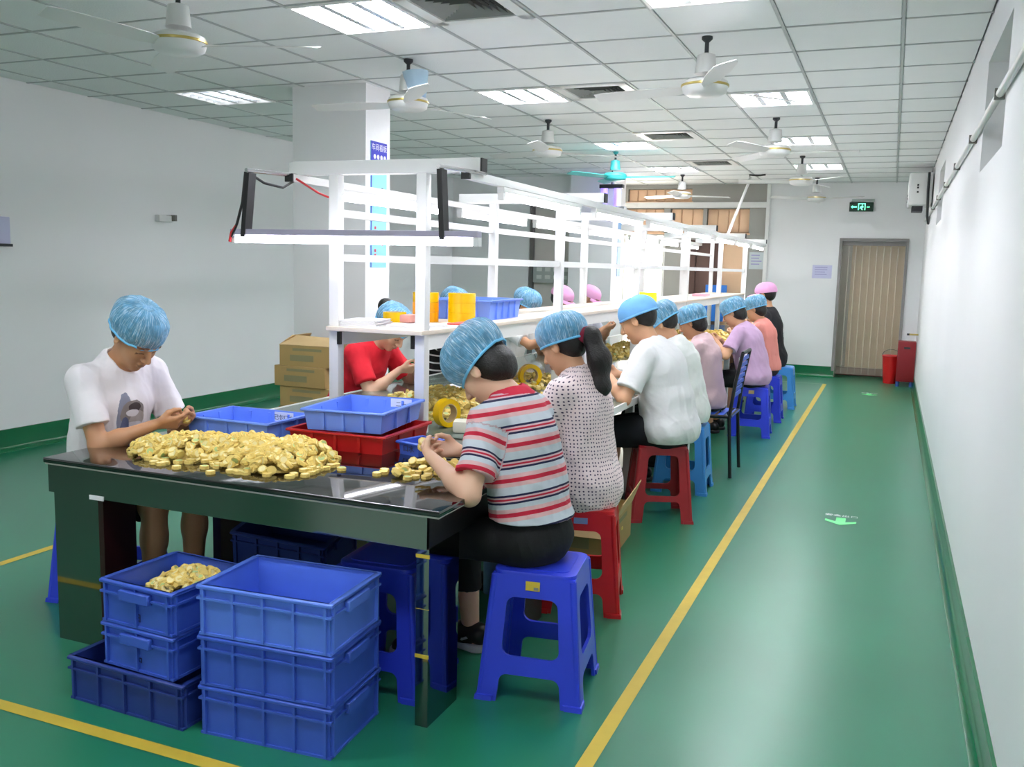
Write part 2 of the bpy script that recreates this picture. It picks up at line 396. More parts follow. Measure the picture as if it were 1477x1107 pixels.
# skirting
def skirt(name, dims): return struct(box(name, dims, M_base, bevel=.006))
sk = MB(); sk.v = []; 
o = MB().prism([(XR, 0), (XR-.014, .12), (XR-.014, .02), (XR-.03, .004), (XR-.03, 0)], 0, 1)
def cove(name, p0, p1, nx, ny, h=.13):
    p0, p1 = Vector(p0), Vector(p1); nrm = Vector((nx, ny, 0)); v = []
    prof = [(0, h), (.012, h), (.014, .04), (.022, .018), (.045, .004), (.045, 0), (0, 0)]
    for p in (p0, p1): v += [p+nrm*a+Vector((0, 0, z)) for a, z in prof]
    n = len(prof); f = [(i, (i+1) % n, n+(i+1) % n, n+i) for i in range(n)]+[tuple(range(n)), tuple(range(n, 2*n))[::-1]]
    return struct(MB().add(v, f).obj(name, M_base, smooth=50))
cove('baseboard_right', (XR, YB, 0), (XR, YF, 0), -1, 0)
cove('baseboard_left', (XL, YB, 0), (XL, YL, 0), 1, 0, .17)
cove('baseboard_far', (XW, YF, 0), (D0, YF, 0), 0, -1, .16)
cove('baseboard_far_left', (XL, YL, 0), (-4.95, YL, 0), 0, -1, .16)
# ceiling: slab, rails, tiles
GX = [XR]+[-.04-.59*k for k in range(11)]+[XL]
GY = [YB]+[4.07+.58*k for k in range(-9, 18)]+[YF]
GY = [y for y in GY if y <= YF]; GY = sorted(set(round(y, 3) for y in GY)); GY = [y for i, y in enumerate(GY) if i == 0 or y-GY[i-1] > .1]
ceil = struct(box('ceiling', (XL-.2, XR+.2, YB-.2, YF+1.6, ZC+.12, ZC+.2), M_whitem))
LIGHTS = [(4, 4.07), (4, 6.39), (4, 9.29), (4, 11.61), (1, 4.07), (1, 6.97), (1, 9.29), (1, 11.61), (8, 5.81), (4, 1.17), (1, 1.17), (1, -1.15), (4, -1.15), (8, 2.33)]  # panels nearer than the table front are out of view, added for their light
VENTS = [(3, 4.07), (3, 6.39), (3, 8.71), (3, 11.03)]
def colx(k): return (-.04-.59*(k+1), -.04-.59*k)
taken = [(colx(k)[0]+.3, y+.29) for k, y in LIGHTS+VENTS]
tile_cache = {}
for i in range(len(GX)-1):
    x1, x0 = GX[i], GX[i+1]
    for j in range(len(GY)-1):
        y0, y1 = GY[j], GY[j+1]
        if y1 < 1.2: continue
        cx, cy = (x0+x1)/2, (y0+y1)/2
        if any(abs(cx-a) < .2 and abs(cy-b) < .2 for a, b in taken): continue
        if cx < -4.7 and cy > YL: continue
        key = (round(x1-x0, 2), round(y1-y0, 2))
        if key not in tile_cache:
            hx, hy = (x1-x0)/2-.009, (y1-y0)/2-.009
            me = MB().box(-hx, hx, -hy, hy, 0, .015).mesh('tile', bevel=.004, seg=1); me.materials.append(M_tile); tile_cache[key] = me
        link('ceiling_tile', tile_cache[key], None, ceil, (cx, cy, ZC+random.uniform(0, .002)))
box('ceiling_tile', (XL, XR, YB, 1.17, ZC, ZC+.015), M_tile, ceil)
for x in GX[1:-1]: box('ceiling_rail', (x-.008, x+.008, 1.2, YF, ZC-.004, ZC+.012), M_rail, ceil)
for y in GY[1:-1]:
    if y > 1.1: box('ceiling_rail', (XL if y < YL else -4.6, XR, y-.007, y+.007, ZC-.003, ZC+.012), M_rail, ceil)

# ------------------------------------------------------------------ floor markings
def fl(name, poly, m, z=.0015):
    v = [(x, y, z) for x, y in poly]; me = bpy.data.meshes.new(name); me.from_pydata(v, [], [tuple(range(len(poly)))])
    return link(name, me, m, floor)
fl('floor_line', [(-.785, 1.0), (-.735, 1.0), (-.735, 13.2), (-.785, 13.2)], M_yline)
fl('floor_line', [(-6.1, 2.02), (-.785, 2.02), (-.785, 2.07), (-6.1, 2.07)], M_yline)
fl('floor_line', [(-3.95, 2.07), (-3.9, 2.07), (-3.9, 12.0), (-3.95, 12.0)], M_yline)
fl('floor_line', [(-1.75, 13.15), (-.785, 13.15), (-.785, 13.2), (-1.75, 13.2)], mat('pale_tape', '#9fb7a0', .4))
for i, (ax, ay) in enumerate(((-.19, 5.78), (-.17, 12.32))):
    a = thing('floor_arrow', 'pale green arrow sticker on the green aisle floor '+('with a line of white lettering' if i == 0 else 'near the doorway'), 'floor sticker', (ax, ay, .001))
    p = [(-.028, .12), (.028, .12), (.028, .02), (.09, .065), (.09, .02), (0, -.055), (-.09, .02), (-.09, .065), (-.028, .02)]
    link('arrow', plate([p], .001, 'arrow'), M_green, a)
    text_obj('lettering', '安全出口', .05, M_paper, a, Matrix.Translation((0, .17, .001)))

# ------------------------------------------------------------------ ceiling lights, vents, fans
def make_light():
    t = thing('ceiling_light', '', 'ceiling light')
    w = .275
    fr = MB()
    for q in ((-w-.01, w+.01, -w-.01, -w+.01), (-w-.01, w+.01, w-.01, w+.01), (-w-.01, -w+.01, -w, w), (w-.01, w+.01, -w, w)): fr.box(q[0], q[1], q[2], q[3], -.012, .06)
    fr.obj('frame', M_white, t)
    MB().box(-w, w, -w, w, .07, .08).obj('reflector', M_louver, t)
    for k in (-1, 0, 1):
        MB().box(k*.185-.045, k*.185+.045, -w+.03, w-.03, .012, .03).obj('tube', M_ctube, t, bevel=.006)
    lv = MB()
    for k in (-1, 0): lv.box(k*.185+.0925-.02, k*.185+.0925+.02, -w+.01, w-.01, -.004, .07)
    lv.obj('divider', M_louver, t)
    for k in (-2, -1, 0, 1, 2):
        MB().box(-w+.01, w-.01, k*.09-.002, k*.09+.002, -.004, .01).obj('louver_blade', M_louver, t)
    return t
proto = make_light()
near = {(4, 4.07): 'louvred ceiling light panel beside the first square air vent', (4, 6.39): 'louvred ceiling light panel beside the second square air vent', (4, 9.29): 'louvred ceiling light panel above the shelf rack near the third air vent', (4, 11.61): 'louvred ceiling light panel above the shelf rack by the grey partition',
        (1, 4.07): 'louvred ceiling light panel over the aisle, closest to the high window with the pipe', (1, 6.97): 'louvred ceiling light panel over the aisle, second along from the near high window', (1, 9.29): 'louvred ceiling light panel over the aisle, third along toward the exit sign', (1, 11.61): 'louvred ceiling light panel over the aisle, closest to the exit sign', (8, 5.81): 'dim louvred ceiling light panel beside the left wall, left of the square column'}
for i, (k, y) in enumerate(LIGHTS):
    o = proto if i == 0 else copy_tree(proto)
    x0, x1 = colx(k); o.location = ((x0+x1)/2, y+.29, ZC)
    o['label'] = near.get((k, y), 'out-of-view louvred ceiling light panel before the work table, added to light the room'); o['group'] = 'ceiling light panels'
    if k == 8:
        for ch in o.children:
            if ch.name.startswith('tube'): ch.data = ch.data.copy(); ch.data.materials.clear(); ch.data.materials.append(emis('dim_tube', '#f6f8ff', 1.6))
def make_vent():
    t = thing('ceiling_vent', '', 'air vent')
    fr = MB(); w = .28
    for q in ((-w, w, -w, -w+.07), (-w, w, w-.07, w), (-w, -w+.07, -w, w), (w-.07, w, -w, w)): fr.box(*q, -.008, .02)
    fr.obj('frame', M_white, t)
    MB().box(-.21, .21, -.21, .21, .06, .065).obj('duct', M_dark, t)
    for k in range(6):
        a = .205-.03*k
        for rot in range(4):
            v = [(-a, -a, -.002), (a, -a, -.002), (a-.02, -a+.022, .03), (-a+.02, -a+.022, .03)]
            c, s_ = math.cos(rot*PI/2), math.sin(rot*PI/2)
            MB().add([(x*c-y*s_, x*s_+y*c, z) for x, y, z in v], [(0, 1, 2, 3)]).obj('slat', mat('vent_slat', '#8c8f8a', .5), t)
    return t
pv = make_vent()
for i, (k, y) in enumerate(VENTS):
    o = pv if i == 0 else copy_tree(pv); x0, x1 = colx(k); o.location = ((x0+x1)/2, y+.29, ZC); o['group'] = 'ceiling air vents'
    o['label'] = ['square louvred ceiling vent above the front end of the table', 'square louvred ceiling vent second along from the table front', 'square louvred ceiling vent third along, above the shelf rack', 'square louvred ceiling vent closest to the grey partition'][i]
def make_fan(m, hubz, rods=True):
    t = thing('ceiling_fan', '', 'ceiling fan')
    MB().cyl((0, 0, -hubz+.1), (0, 0, 0), .012, n=10).obj('rod', M_dark, t, smooth=40)
    MB().lathe([(0, -.0), (.03, 0), (.03, -.015), (.014, -.03)], n=16).obj('ceiling_cup', M_dark if m is M_fan else m, t, smooth=50)
    MB().lathe([(.02, .2), (.05, .19), (.06, .09), (.0, .085)], (0, 0, -hubz), 20).obj('upper_cover', m, t, smooth=50)
    mo = MB().lathe([(0, .06), (.1, .058), (.125, .045), (.13, .02), (.12, -.015), (.09, -.03), (0, -.035)], (0, 0, -hubz), 28).obj('motor', m, t, smooth=50)
    MB().lathe([(.129, .03), (.134, .028), (.134, .018), (.129, .016)], (0, 0, -hubz), 28).obj('ring', M_gold if m is M_fan else m, mo, smooth=50)
    for k in range(3):
        a = 2*PI*k/3
        v = []
        for (r, w, z) in ((.10, .02, 0), (.2, .05, 0), (.4, .065, 0), (.62, .06, 0), (.68, .04, 0)):
            v += [(r, -w, z-.012), (r, w, z+.012)]
        f = [(2*i, 2*i+2, 2*i+3, 2*i+1) for i in range(4)]
        vv = v+[(x, y, z-.004) for x, y, z in v]; n = len(v)
        f = f+[tuple(i+n for i in q[::-1]) for q in f]+[(2*i, 2*i+n, 2*i+2+n, 2*i+2) for i in range(4)]+[(2*i+1, 2*i+3, 2*i+3+n, 2*i+1+n) for i in range(4)]+[(8, 8+n, 9+n, 9)]
        ca, sa = math.cos(a), math.sin(a)
        MB().add([(x*ca-y*sa, x*sa+y*ca, z-hubz+.01) for x, y, z in vv], f).obj('blade', m, t, smooth=40)
    return t
FANS = [(-3.25, 3.6, .50, 20, 'white ceiling fan with gold ring above the seated boy', 0), (-2.96, 5.34, .50, 65, 'white ceiling fan with a pale blue cover beside the square column', 0), (-1.05, 5.31, .50, 50, 'white ceiling fan over the aisle side, above the dotted blouse', 0),
        (-2.92, 7.82, .50, 40, 'white ceiling fan past the square column above the shelf rack', 0), (-1.0, 8.17, .50, 8, 'white ceiling fan over the aisle, second from the table front', 0), (-2.95, 10.08, .50, 0, 'teal ceiling fan above the far part of the shelf rack', 1),
        (-1.02, 10.84, .50, 70, 'white ceiling fan over the aisle, third from the table front', 0), (-2.74, 12.62, .50, 30, 'white ceiling fan in front of the peach curtained windows', 0), (-1.04, 13.3, .50, 95, 'white ceiling fan closest to the exit sign', 0)]
pf = make_fan(M_fan, .29); pt = make_fan(M_teal, .29)
for i, (x, y, h, a, lab, tl) in enumerate(FANS):
    o = pt if tl else (pf if i == 0 else copy_tree(pf))
    o.location = (x, y, ZC); o.rotation_euler = (0, 0, math.radians(a)); o['label'] = lab; o['group'] = 'ceiling fans'
    if i == 1:
        MB().cyl((.03, -.06, -.26), (.02, -.05, -.08), .055, .085, n=10, cap=False).obj('plastic_cover', mat('pale_blue_film', '#b9d8ee', .5, alpha=.8), o, smooth=60)

# ------------------------------------------------------------------ wall fittings
pipe = thing('wall_pipe', 'thin white conduit running along the right wall below the windows', 'pipe', (XR-.02, 0, 2.245))
MB().cyl((0, YB+.05, 0), (0, 13.6, 0), .016, n=10).obj('tube', M_white, pipe, smooth=40)
for y in np.arange(1.6, 13.6, 1.35):
    MB().box(-.02, .02, y-.012, y+.012, -.022, .022).obj('clip', mat('clip_grey', '#77756f', .5), pipe)
ac = thing('air_conditioner', 'white wall-mounted ventilation box near the far end of the right wall', 'air conditioner', (XR, 12.2, 0))
MB().box(-.27, -.01, -.35, .35, 2.33, 2.7).obj('body', M_white, ac, bevel=.03)
for z in (2.40, 2.44): MB().box(-.275, -.265, -.3, .3, z, z+.012).obj('grille_slot', M_dark, ac)
for (y, z) in ((-.1, 2.52), (.0, 2.55), (-.15, 2.47)): MB().box(-.18, -.16, -.355, -.348, z, z+.02).obj('knob', M_dark, ac)
for y in (-.18, .02): MB().box(-.22, -.10, y, y+.12, 2.27, 2.33).obj('outlet', M_dark, ac)
MB().path([(-.06, -.36, 2.7), (-.06, -.38, 2.5), (-.05, -.38, 2.2), (-.03, -.3, 2.12), (-.02, -.1, 2.2)], .015).obj('hose', M_black, ac, smooth=60)
ex = thing('exit_sign', 'glowing green emergency exit sign above the curtained doorway', 'sign', (-.48, YF-.03, 2.46))
MB().box(-.16, .16, -.015, .02, -.065, .065).obj('housing', M_exitd, ex, bevel=.004)
def flat(name, poly, m, parent, y, xz=True):
    return link(name, plate([poly], .002, name), m, parent)
def picto(name, polys, m, parent, y):
    mb = MB()
    for p in polys:
        n = len(p); mb.add([(a, y, b) for a, b in p], [tuple(range(n))])
    return mb.obj(name, m, parent)
picto('pictogram', [[(-.045, -.045), (-.045, .05), (.055, .05), (.055, -.045), (.042, -.045), (.042, .037), (-.032, .037), (-.032, -.045)], [(-.01, .01), (.02, .02), (.03, -.005), (.01, -.015), (.02, -.045), (.008, -.045), (-.005, -.02), (-.025, -.03), (-.02, -.01)], [(.0, .024), (.012, .034), (.022, .024)]], M_exit, ex, -.016)
picto('arrow', [[(-.14, 0), (-.115, .025), (-.115, .01), (-.06, .01), (-.06, -.01), (-.115, -.01), (-.115, -.025)]], M_exit, ex, -.016)
picto('dash', [[(.07, .005), (.11, .005), (.11, -.008), (.07, -.008)]], M_exit, ex, -.016)
MB().box(-.13, .17, -.01, .01, .075, .11).obj('bracket', mat('clear_bracket', '#a5b0aa', .3), ex)
def sheet(name, label, x0, x1, z0, z1, y, m=M_paper, cat='paper notice', nline=4):
    t = thing(name, label, cat, ((x0+x1)/2, y, (z0+z1)/2)); w, h = (x1-x0)/2, (z1-z0)/2
    MB().box(-w, w, -.003, 0, -h, h).obj('paper', m, t)
    for k in range(nline): MB().box(-w*.75, w*random.uniform(.3, .75), -.0042, -.003, h*.65-k*h*1.4/nline-h*.06, h*.65-k*h*1.4/nline+h*.06).obj('text_line', mat('violet_text', '#9a98c4'), t)
    return t
sheet('paper_notice', 'lavender paper notice taped left of the curtained doorway', -1.09, -.82, 1.44, 1.63, YF, M_papert)
sheet('paper_notice', 'pale paper notice on the grey partition by the pink capped worker', -2.0, -1.78, 1.55, 1.80, YF, mat('pale_sheet', '#c3cccd'))
mb = thing('meter_box', 'grey electric meter panel on the taupe wall beyond the rack', 'electric panel', (-4.55, YL-.02, 1.42))
MB().box(-.3, .28, -.05, .02, -.14, .14).obj('panel', mat('panel_grey', '#aeb2ae', .5), mb, bevel=.008)
for k in range(4):
    for z in (-.06, .05): MB().box(-.24+k*.13, -.16+k*.13, -.065, -.05, z-.025, z+.03).obj('switch', mat('switch_grey', '#d7d9d4', .4), mb)
po = thing('wall_poster', 'tall blue and cyan notice poster on the near square column', 'poster', (-3.63, 6.10, 1.85))
def px_poster(po, w, z0, z1):
    MB().box(0, .006, -w, w, z0, z1).obj('board', mat('cyan_poster', '#8fd2f0', .5), po)
    MB().box(.006, .007, -w, w, z1-.16, z1).obj('header', mat('blue_header', '#3238b4', .5), po)
    MB().box(.006, .007, -w, -w+.012, z0, z1-.16).obj('border', mat('blue_header', '#3238b4'), po)
    text_obj('header_text', '车间看板', .055, M_paper, po, frame_mat((.008, 0, z1-.045), (0, 1, 0), (0, 0, 1)))
    for k in range(4): MB().cyl((.006, -w*.55+k*w*.42, z1-.11), (.0075, -w*.55+k*w*.42, z1-.11), .018, n=10).obj('icon', M_paper, po)
    for s_, (yy, zz, m_) in enumerate(((-.05, .0, M_ink), (.05, .04, M_ink), (-.05, -.25, M_inkr), (.05, -.3, M_inkr), (-.05, -.42, M_inkr))):
        for k in range(3): MB().box(.006, .0072, yy-.012, yy+.012, (z0+z1)/2+zz+k*.035, (z0+z1)/2+zz+k*.035+.022).obj('print', m_, po)
px_poster(po, .115, -.38, .55)
po2 = tag(box('wall_poster', (0, .006, -.08, .08, -.35, .4), mat('pale_blue_poster', '#7da8d2', .5), loc=(-3.62, 12.7, 1.75)), 'narrow blue poster on the far square column', 'poster')
o = thing('wall_fixture', 'small grey plastic holder on the left wall above the boy', 'wall holder', (XL, 6.6, 1.86)); MB().box(0, .06, -.09, .09, -.03, .03).obj('holder', M_whitem, o, bevel=.01); MB().box(0, .10, .06, .085, -.02, .035).obj('bracket', mat('clip_grey', '#77756f'), o)
o = thing('wall_fixture', 'white paper tray on the left wall at the picture edge', 'wall holder', (XL, 4.85, 1.68)); MB().box(0, .05, -.16, .14, -.1, .1).obj('tray', M_papert, o, bevel=.006); MB().box(0, .07, -.16, .14, -.12, -.1).obj('lip', M_dark, o)
o = thing('wall_valve', 'brass tap on the end of the right wall above the red cabinet', 'tap', (XR, 13.3, .73)); MB().cyl((-.12, 0, 0), (0, 0, 0), .012).obj('spout', M_gold, o); MB().box(-.14, -.11, -.03, .03, -.012, .012).obj('handle', M_dark, o)
fc = thing('fire_cabinet', 'dark red upright steel cabinet in the corner by the doorway', 'cabinet', (.26, 13.6, 0))
MB().box(-.125, .10, -.12, .12, .07, .62).obj('body', M_red, fc, bevel=.008)
MB().box(-.05, .03, -.125, -.119, .52, .545).obj('slot', M_dark, fc)
for x in (-.1, .07): MB().cyl((x, -.08, 0), (x, -.08, .07), .025).obj('castor', mat('castor_blue', '#3a5aa8', .5), fc)
bk = thing('fire_bucket', 'bright red bucket standing beside the dark red cabinet', 'bucket', (.06, 13.85, 0))
MB().lathe([(0, .005), (.085, 0), (.115, .38), (.125, .385), (.12, .395), (.105, .38), (.08, .02), (0, .02)]).obj('bucket_body', M_redb, bk, smooth=50)
MB().path([(-.12*math.cos(a), -.02, .38+.10*math.sin(a)) for a in np.linspace(0, PI, 12)], .004).obj('handle', M_dark, bk, smooth=60)
ul = thing('insect_lamp', 'violet glowing insect lamp hung from the ceiling behind the teal fan', 'lamp', (-3.55, 12.0, 2.35))
MB().box(-.16, .16, -.05, .05, .22, .27).obj('top', M_dark, ul, bevel=.005); MB().box(-.2, .2, -.06, .06, -.05, -.02).obj('tray', mat('lamp_tray', '#8d8f90', .5), ul, bevel=.005)
for x in (-.1, .08): MB().cyl((x, 0, -.02), (x, 0, .22), .045).obj('violet_tube', M_violet, ul, smooth=40)
MB().cyl((0, 0, .27), (0, 0, .45), .008).obj('hanger', M_dark, ul)
pole = thing('conduit_pole', 'slanted white conduit from the ceiling down to the shelf rack', 'pole', (0, 0, 0))
MB().cyl((-1.84, 12.7, 2.76), (-2.05, 12.2, 1.9), .018, n=10).obj('tube', M_white, pole, smooth=40)
MB().path([(-1.84, 12.7, 2.74), (-1.86, 12.7, 2.79), (-1.75, 12.7, 2.78), (-1.65, 12.7, 2.79)], .012).obj('cable', M_black, pole, smooth=60)

# ------------------------------------------------------------------ tables
TZ = .735
tb = thing('work_table', 'black glass topped work table with mirrored apron at the front of the line', 'table', (0, 0, 0))
TX0, TX1, TY0, TY1 = -2.95, -1.255, 2.49, 3.62
MB().box(TX0, TX1, TY0, TY1, TZ-.02, TZ).obj('table_top', M_tabletop, tb, bevel=.003)
MB().box(TX0+.005, TX1-.005, TY0+.004, TY1, TZ-.026, TZ-.0205).obj('edge_band', M_edgew, tb)
for n, q in (('front', (TX0+.01, TX1-.05, TY0+.012, TY0+.03)),): MB().box(*q, TZ-.135, TZ-.026).obj('apron', M_mirror, tb)
MB().box(TX0+.01, TX0+.03, TY0+.03, TY1, TZ-.135, TZ-.026).obj('apron', M_edge, tb)
MB().box(TX1-.07, TX1-.05, TY0+.03, TY1, TZ-.135, TZ-.026).obj('apron', M_black, tb)
MB().box(-2.945, -2.72, TY0+.04, TY0+.06, 0, TZ-.135).obj('leg', M_mirror, tb)
MB().box(-2.72, -2.695, TY0+.04, TY0+.20, 0, TZ-.135).obj('leg', M_edge, tb)
MB().box(-1.345, -1.30, TY0+.02, TY0+.24, 0, TZ-.135).obj('leg', M_mirror, tb)
for z in (.10, .30, .54): MB().box(-1.347, -1.298, TY0+.018, TY0+.022, z*0+(.235 if z == .10 else (.57 if z == .54 else .4)), (.247 if z == .10 else (.582 if z == .54 else .4005))).obj('tape_strip', M_yline, tb)
for x in (-2.9, -1.345): MB().box(x, x+.045, TY1-.25, TY1-.05, 0, TZ-.135).obj('leg', M_edge, tb)
# front stickers / tape bits
MB().box(-2.73, -2.66, TY0+.009, TY0+.012, .595, .612).obj('tape_bit', M_paper, tb)
lt = thing('line_table', 'long grey-green topped assembly table running under the shelf rack', 'table', (0, 0, 0))
LX0, LX1, LY0, LY1 = -2.92, -1.38, 3.63, 13.4
MB().box(LX0, LX1, LY0, LY1, TZ-.03, TZ).obj('table_top', M_lineTop, lt, bevel=.004)
for x in (LX0-.012, LX1): MB().box(x, x+.012, LY0, LY1, TZ-.035, TZ+.004).obj('edge_strip', M_white, lt)
for y in np.arange(LY0+.1, LY1, 1.85):
    for x in (LX0+.08, LX1-.13): MB().box(x, x+.05, y, y+.05, 0, TZ-.03).obj('leg', M_steel if False else M_whitem, lt)
MB().box(LX0+.1, LX1-.1, LY0+.1, LY1-.1, .1, .13).obj('lower_rail', M_dark, lt) if False else None
for x in (LX0+.09, LX1-.12): MB().box(x, x+.03, LY0+.1, LY1-.1, TZ-.08, TZ-.03).obj('apron', M_whitem, lt)

# ------------------------------------------------------------------ shelf rack with lamps
rk = thing('shelf_rack', 'white steel shelf rack with lamp rails standing on the long table', 'shelf rack', (0, 0, 0))
PY = [3.66, 5.48, 7.38, 9.35, 11.3, 13.25]; PXR, PXL = -1.945, -2.40
for i, y in enumerate(PY):
    for x in (PXL, PXR): MB().box(x-.025, x+.025, y-.025, y+.025, TZ, 1.9).obj('post', M_white, rk, bevel=.003)
    MB().box(-2.64, -1.66, y-.03, y+.03, 1.9, 1.96).obj('cross_beam', M_white, rk, bevel=.003)
    MB().box(-1.66, -1.652, y-.028, y+.028, 1.902, 1.958).obj('end_cap', M_black, rk)
    if i < 2:
        for x in (PXL+.03, PXR-.035): MB().box(x-.008, x+.008, y-.03, y-.012, 1.12, 1.18).obj('bracket', M_black, rk)
MB().box(PXL-.02, PXR+.03, 3.60, 13.3, 1.185, 1.205).obj('shelf_board', M_board, rk, bevel=.003)
for x in (PXL, PXR): MB().box(x-.015, x+.02, 3.69, 13.25, 1.115, 1.185).obj('shelf_rail', M_white, rk)
for x in (PXL, PXR):
    MB().box(x-.013, x+.013, 3.66, 13.25, 1.505, 1.54).obj('tie_rail', M_white, rk)
MB().box(PXL-.013, PXL+.013, 3.66, 13.25, 1.71, 1.745).obj('tie_rail', M_white, rk)
for x in (-1.70, -2.60): MB().box(x-.02, x+.02, 3.58, 13.42, 1.865, 1.9).obj('lamp_rail', M_white, rk, bevel=.003)
for x in (-1.70, -2.60): MB().box(x-.021, x+.021, 3.57, 3.58, 1.864, 1.901).obj('end_cap', M_black, rk)
SEG = [(3.95, 5.1), (5.38, 6.53), (6.72, 7.87), (8.05, 9.2), (9.5, 10.65), (10.85, 11.85), (12.1, 13.2)]
def tube_lamp(label, a, b, x, z):
    t = thing('tube_lamp', label, 'tube lamp', (x, (a+b)/2, z), group='tube lamps under the rack rails'); h = (b-a)/2
    MB().box(-.018, .018, -h, h, .0, .025).obj('batten', M_white, t, bevel=.003)
    MB().cyl((0, -h+.03, -.016), (0, h-.03, -.016), .015, n=12).obj('tube', M_tube, t, smooth=40)
    for s_ in (-1, 1): MB().box(-.014, .014, s_*(h-.015)-.015, s_*(h-.015)+.015, -.034, 0).obj('holder', M_white, t)
    return t
ordn = ['first', 'second', 'third', 'fourth', 'fifth', 'sixth', 'seventh']
for i, (a, b) in enumerate(SEG):
    tube_lamp('lit tube lamp under the aisle-side rack rail, %s from the front crossbar' % ordn[i], a, b, -1.70, 1.84)
    tube_lamp('lit tube lamp under the column-side rack rail, %s from the front crossbar' % ordn[i], a, b, -2.60, 1.84)
hl = thing('hanging_tube_lamp', 'long lit tube lamp hung on black straps across the front of the rack', 'tube lamp', (0, 3.30, 1.60))
MB().box(-2.70, -1.505, -.02, .02, .01, .035).obj('batten', mat('lamp_grey', '#a9a3b8', .4), hl, bevel=.003)
MB().cyl((-2.665, 0, -.008), (-1.54, 0, -.008), .016, n=12).obj('tube', M_tube, hl, smooth=40)
for x in (-2.69, -1.515): MB().box(x-.012, x+.012, -.015, .015, -.025, .01).obj('holder', M_whitem, hl)
for x, xt in ((-2.63, -2.60), (-1.66, -1.675)):
    v = []
    for (xx, zz) in ((x, .0), (xt, .275)): v += [(xx-.011, -.024, zz), (xx+.011, -.024, zz), (xx+.011, .024, zz), (xx-.011, .024, zz)]
    MB().add(v, [(0, 1, 5, 4), (1, 2, 6, 5), (2, 3, 7, 6), (3, 0, 4, 7), (4, 5, 6, 7), (3, 2, 1, 0)]).obj('strap', M_black, hl)
for x in (-2.60, -1.675):
    MB().cyl((x, -.03, .285), (x, .42, .30), .009, n=8).obj('arm_rod', M_steel, hl, smooth=40)
MB().path([(-2.60, 0, .27), (-2.59, .08, .24), (-2.58, .2, .23), (-2.59, .3, .27)], .006).obj('cable', M_black, hl, smooth=60)
MB().path([(-2.62, -.01, .28), (-2.63, -.02, .15), (-2.66, -.02, .06), (-2.69, -.02, .0)], .006).obj('cable', M_black, hl, smooth=60)
MB().path([(-2.665, -.02, .05), (-2.69, -.022, .02), (-2.70, -.022, -.02)], .006).obj('wire', mat('red_wire', '#c82a30', .4), hl, smooth=60)
MB().path([(-2.58, .3, .28), (-2.5, .36, .22), (-2.45, .37, .2), (-2.42, .37, .21)], .005).obj('wire', mat('red_wire', '#c82a30', .4), hl, smooth=60)

# ------------------------------------------------------------------ crates and bins
def open_box(w, d, h, t, taper=0):
    """open-topped box, outer w x d at the top, shrinking by taper at the foot"""
    m = MB(); W2, D2 = w/2, d/2
    def ring(a, b, z): return [(-a, -b, z), (a, -b, z), (a, b, z), (-a, b, z)]
    v = ring(W2-taper, D2-taper, 0)+ring(W2, D2, h)+ring(W2-t, D2-t, h)+ring(W2-taper-t, D2-taper-t, t)
    f = [(3, 2, 1, 0)]
    for a, b in ((0, 4), (4, 8), (8, 12)):
        for i in range(4): f.append((a+i, a+(i+1) % 4, b+(i+1) % 4, b+i))
    f.append((12, 13, 14, 15)); return m.add(v, f)
def ring_band(m, w, d, z0, z1, out, t):
    for (x0, x1, y0, y1) in ((-w/2-out, w/2+out, -d/2-out, -d/2+t), (-w/2-out, w/2+out, d/2-t, d/2+out), (-w/2-out, -w/2+t, -d/2+t, d/2-t), (w/2-t, w/2+out, -d/2+t, d/2-t)): m.box(x0, x1, y0, y1, z0, z1)
    return m
def make_crate(label, w, d, h, m, loc, rz, handles='x', nr=(3, 1), tilt=None, group='stacked blue plastic crates'):
    t = thing('plastic_crate', label, 'crate', loc, math.radians(rz), group)
    if tilt: t.rotation_euler = (math.radians(tilt[0]), math.radians(tilt[1]), math.radians(rz))
    open_box(w, d, h, .006).obj('body', m, t)
    ring_band(MB(), w, d, h-.012, h, .012, .006).obj('rim', m, t, bevel=.003, seg=1)
    ring_band(MB(), w, d, h-.045, h-.038, .010, 0).obj('upper_band', m, t)
    ring_band(MB(), w, d, 0, .008, .006, 0).obj('foot_band', m, t)
    rx = nr[0]; ry = nr[1]
    for s_ in (-1, 1):
        for k in range(rx+2):
            x = -w/2+.012+(w-.024)*k/(rx+1); a, b = sorted((s_*d/2, s_*(d/2+.011)))
            MB().box(x-.004, x+.004, a, b, .004, h-.012).obj('rib', m, t)
        for k in range(ry+2):
            y = -d/2+.012+(d-.024)*k/(ry+1); a, b = sorted((s_*w/2, s_*(w/2+.011)))
            if 0 < k < ry+1 and handles == 'x' and ry == 1: continue
            MB().box(a, b, y-.004, y+.004, .004, h-.012).obj('rib', m, t)
        if handles == 'x':
            a, b = sorted((s_*w/2, s_*(w/2+.02))); MB().box(a, b, -d*.22, d*.22, h-.055, h-.02).obj('handle', m, t, bevel=.003, seg=1)
        elif handles == 'y':
            a, b = sorted((s_*d/2, s_*(d/2+.02))); MB().box(-w*.22, w*.22, a, b, h-.055, h-.02).obj('handle', m, t, bevel=.003, seg=1)
    return t
# right-hand stack of three
HA = .165
for k in range(3):
    make_crate(['blue crate at the bottom of the three-high stack in front of the table', 'blue crate in the middle of the three-high stack in front of the table', 'empty lighter blue crate on top of the three-high stack'][k], .455, .31, HA-.004, [M_crate, M_crate, mat('lighter_blue_crate_plastic', '#5b80e4', .42, var=.12, vscale=9)][k], (-1.715, 2.355, k*HA), 4, 'x', (3, 1))  # top crate gets a lighter blue than the ones below
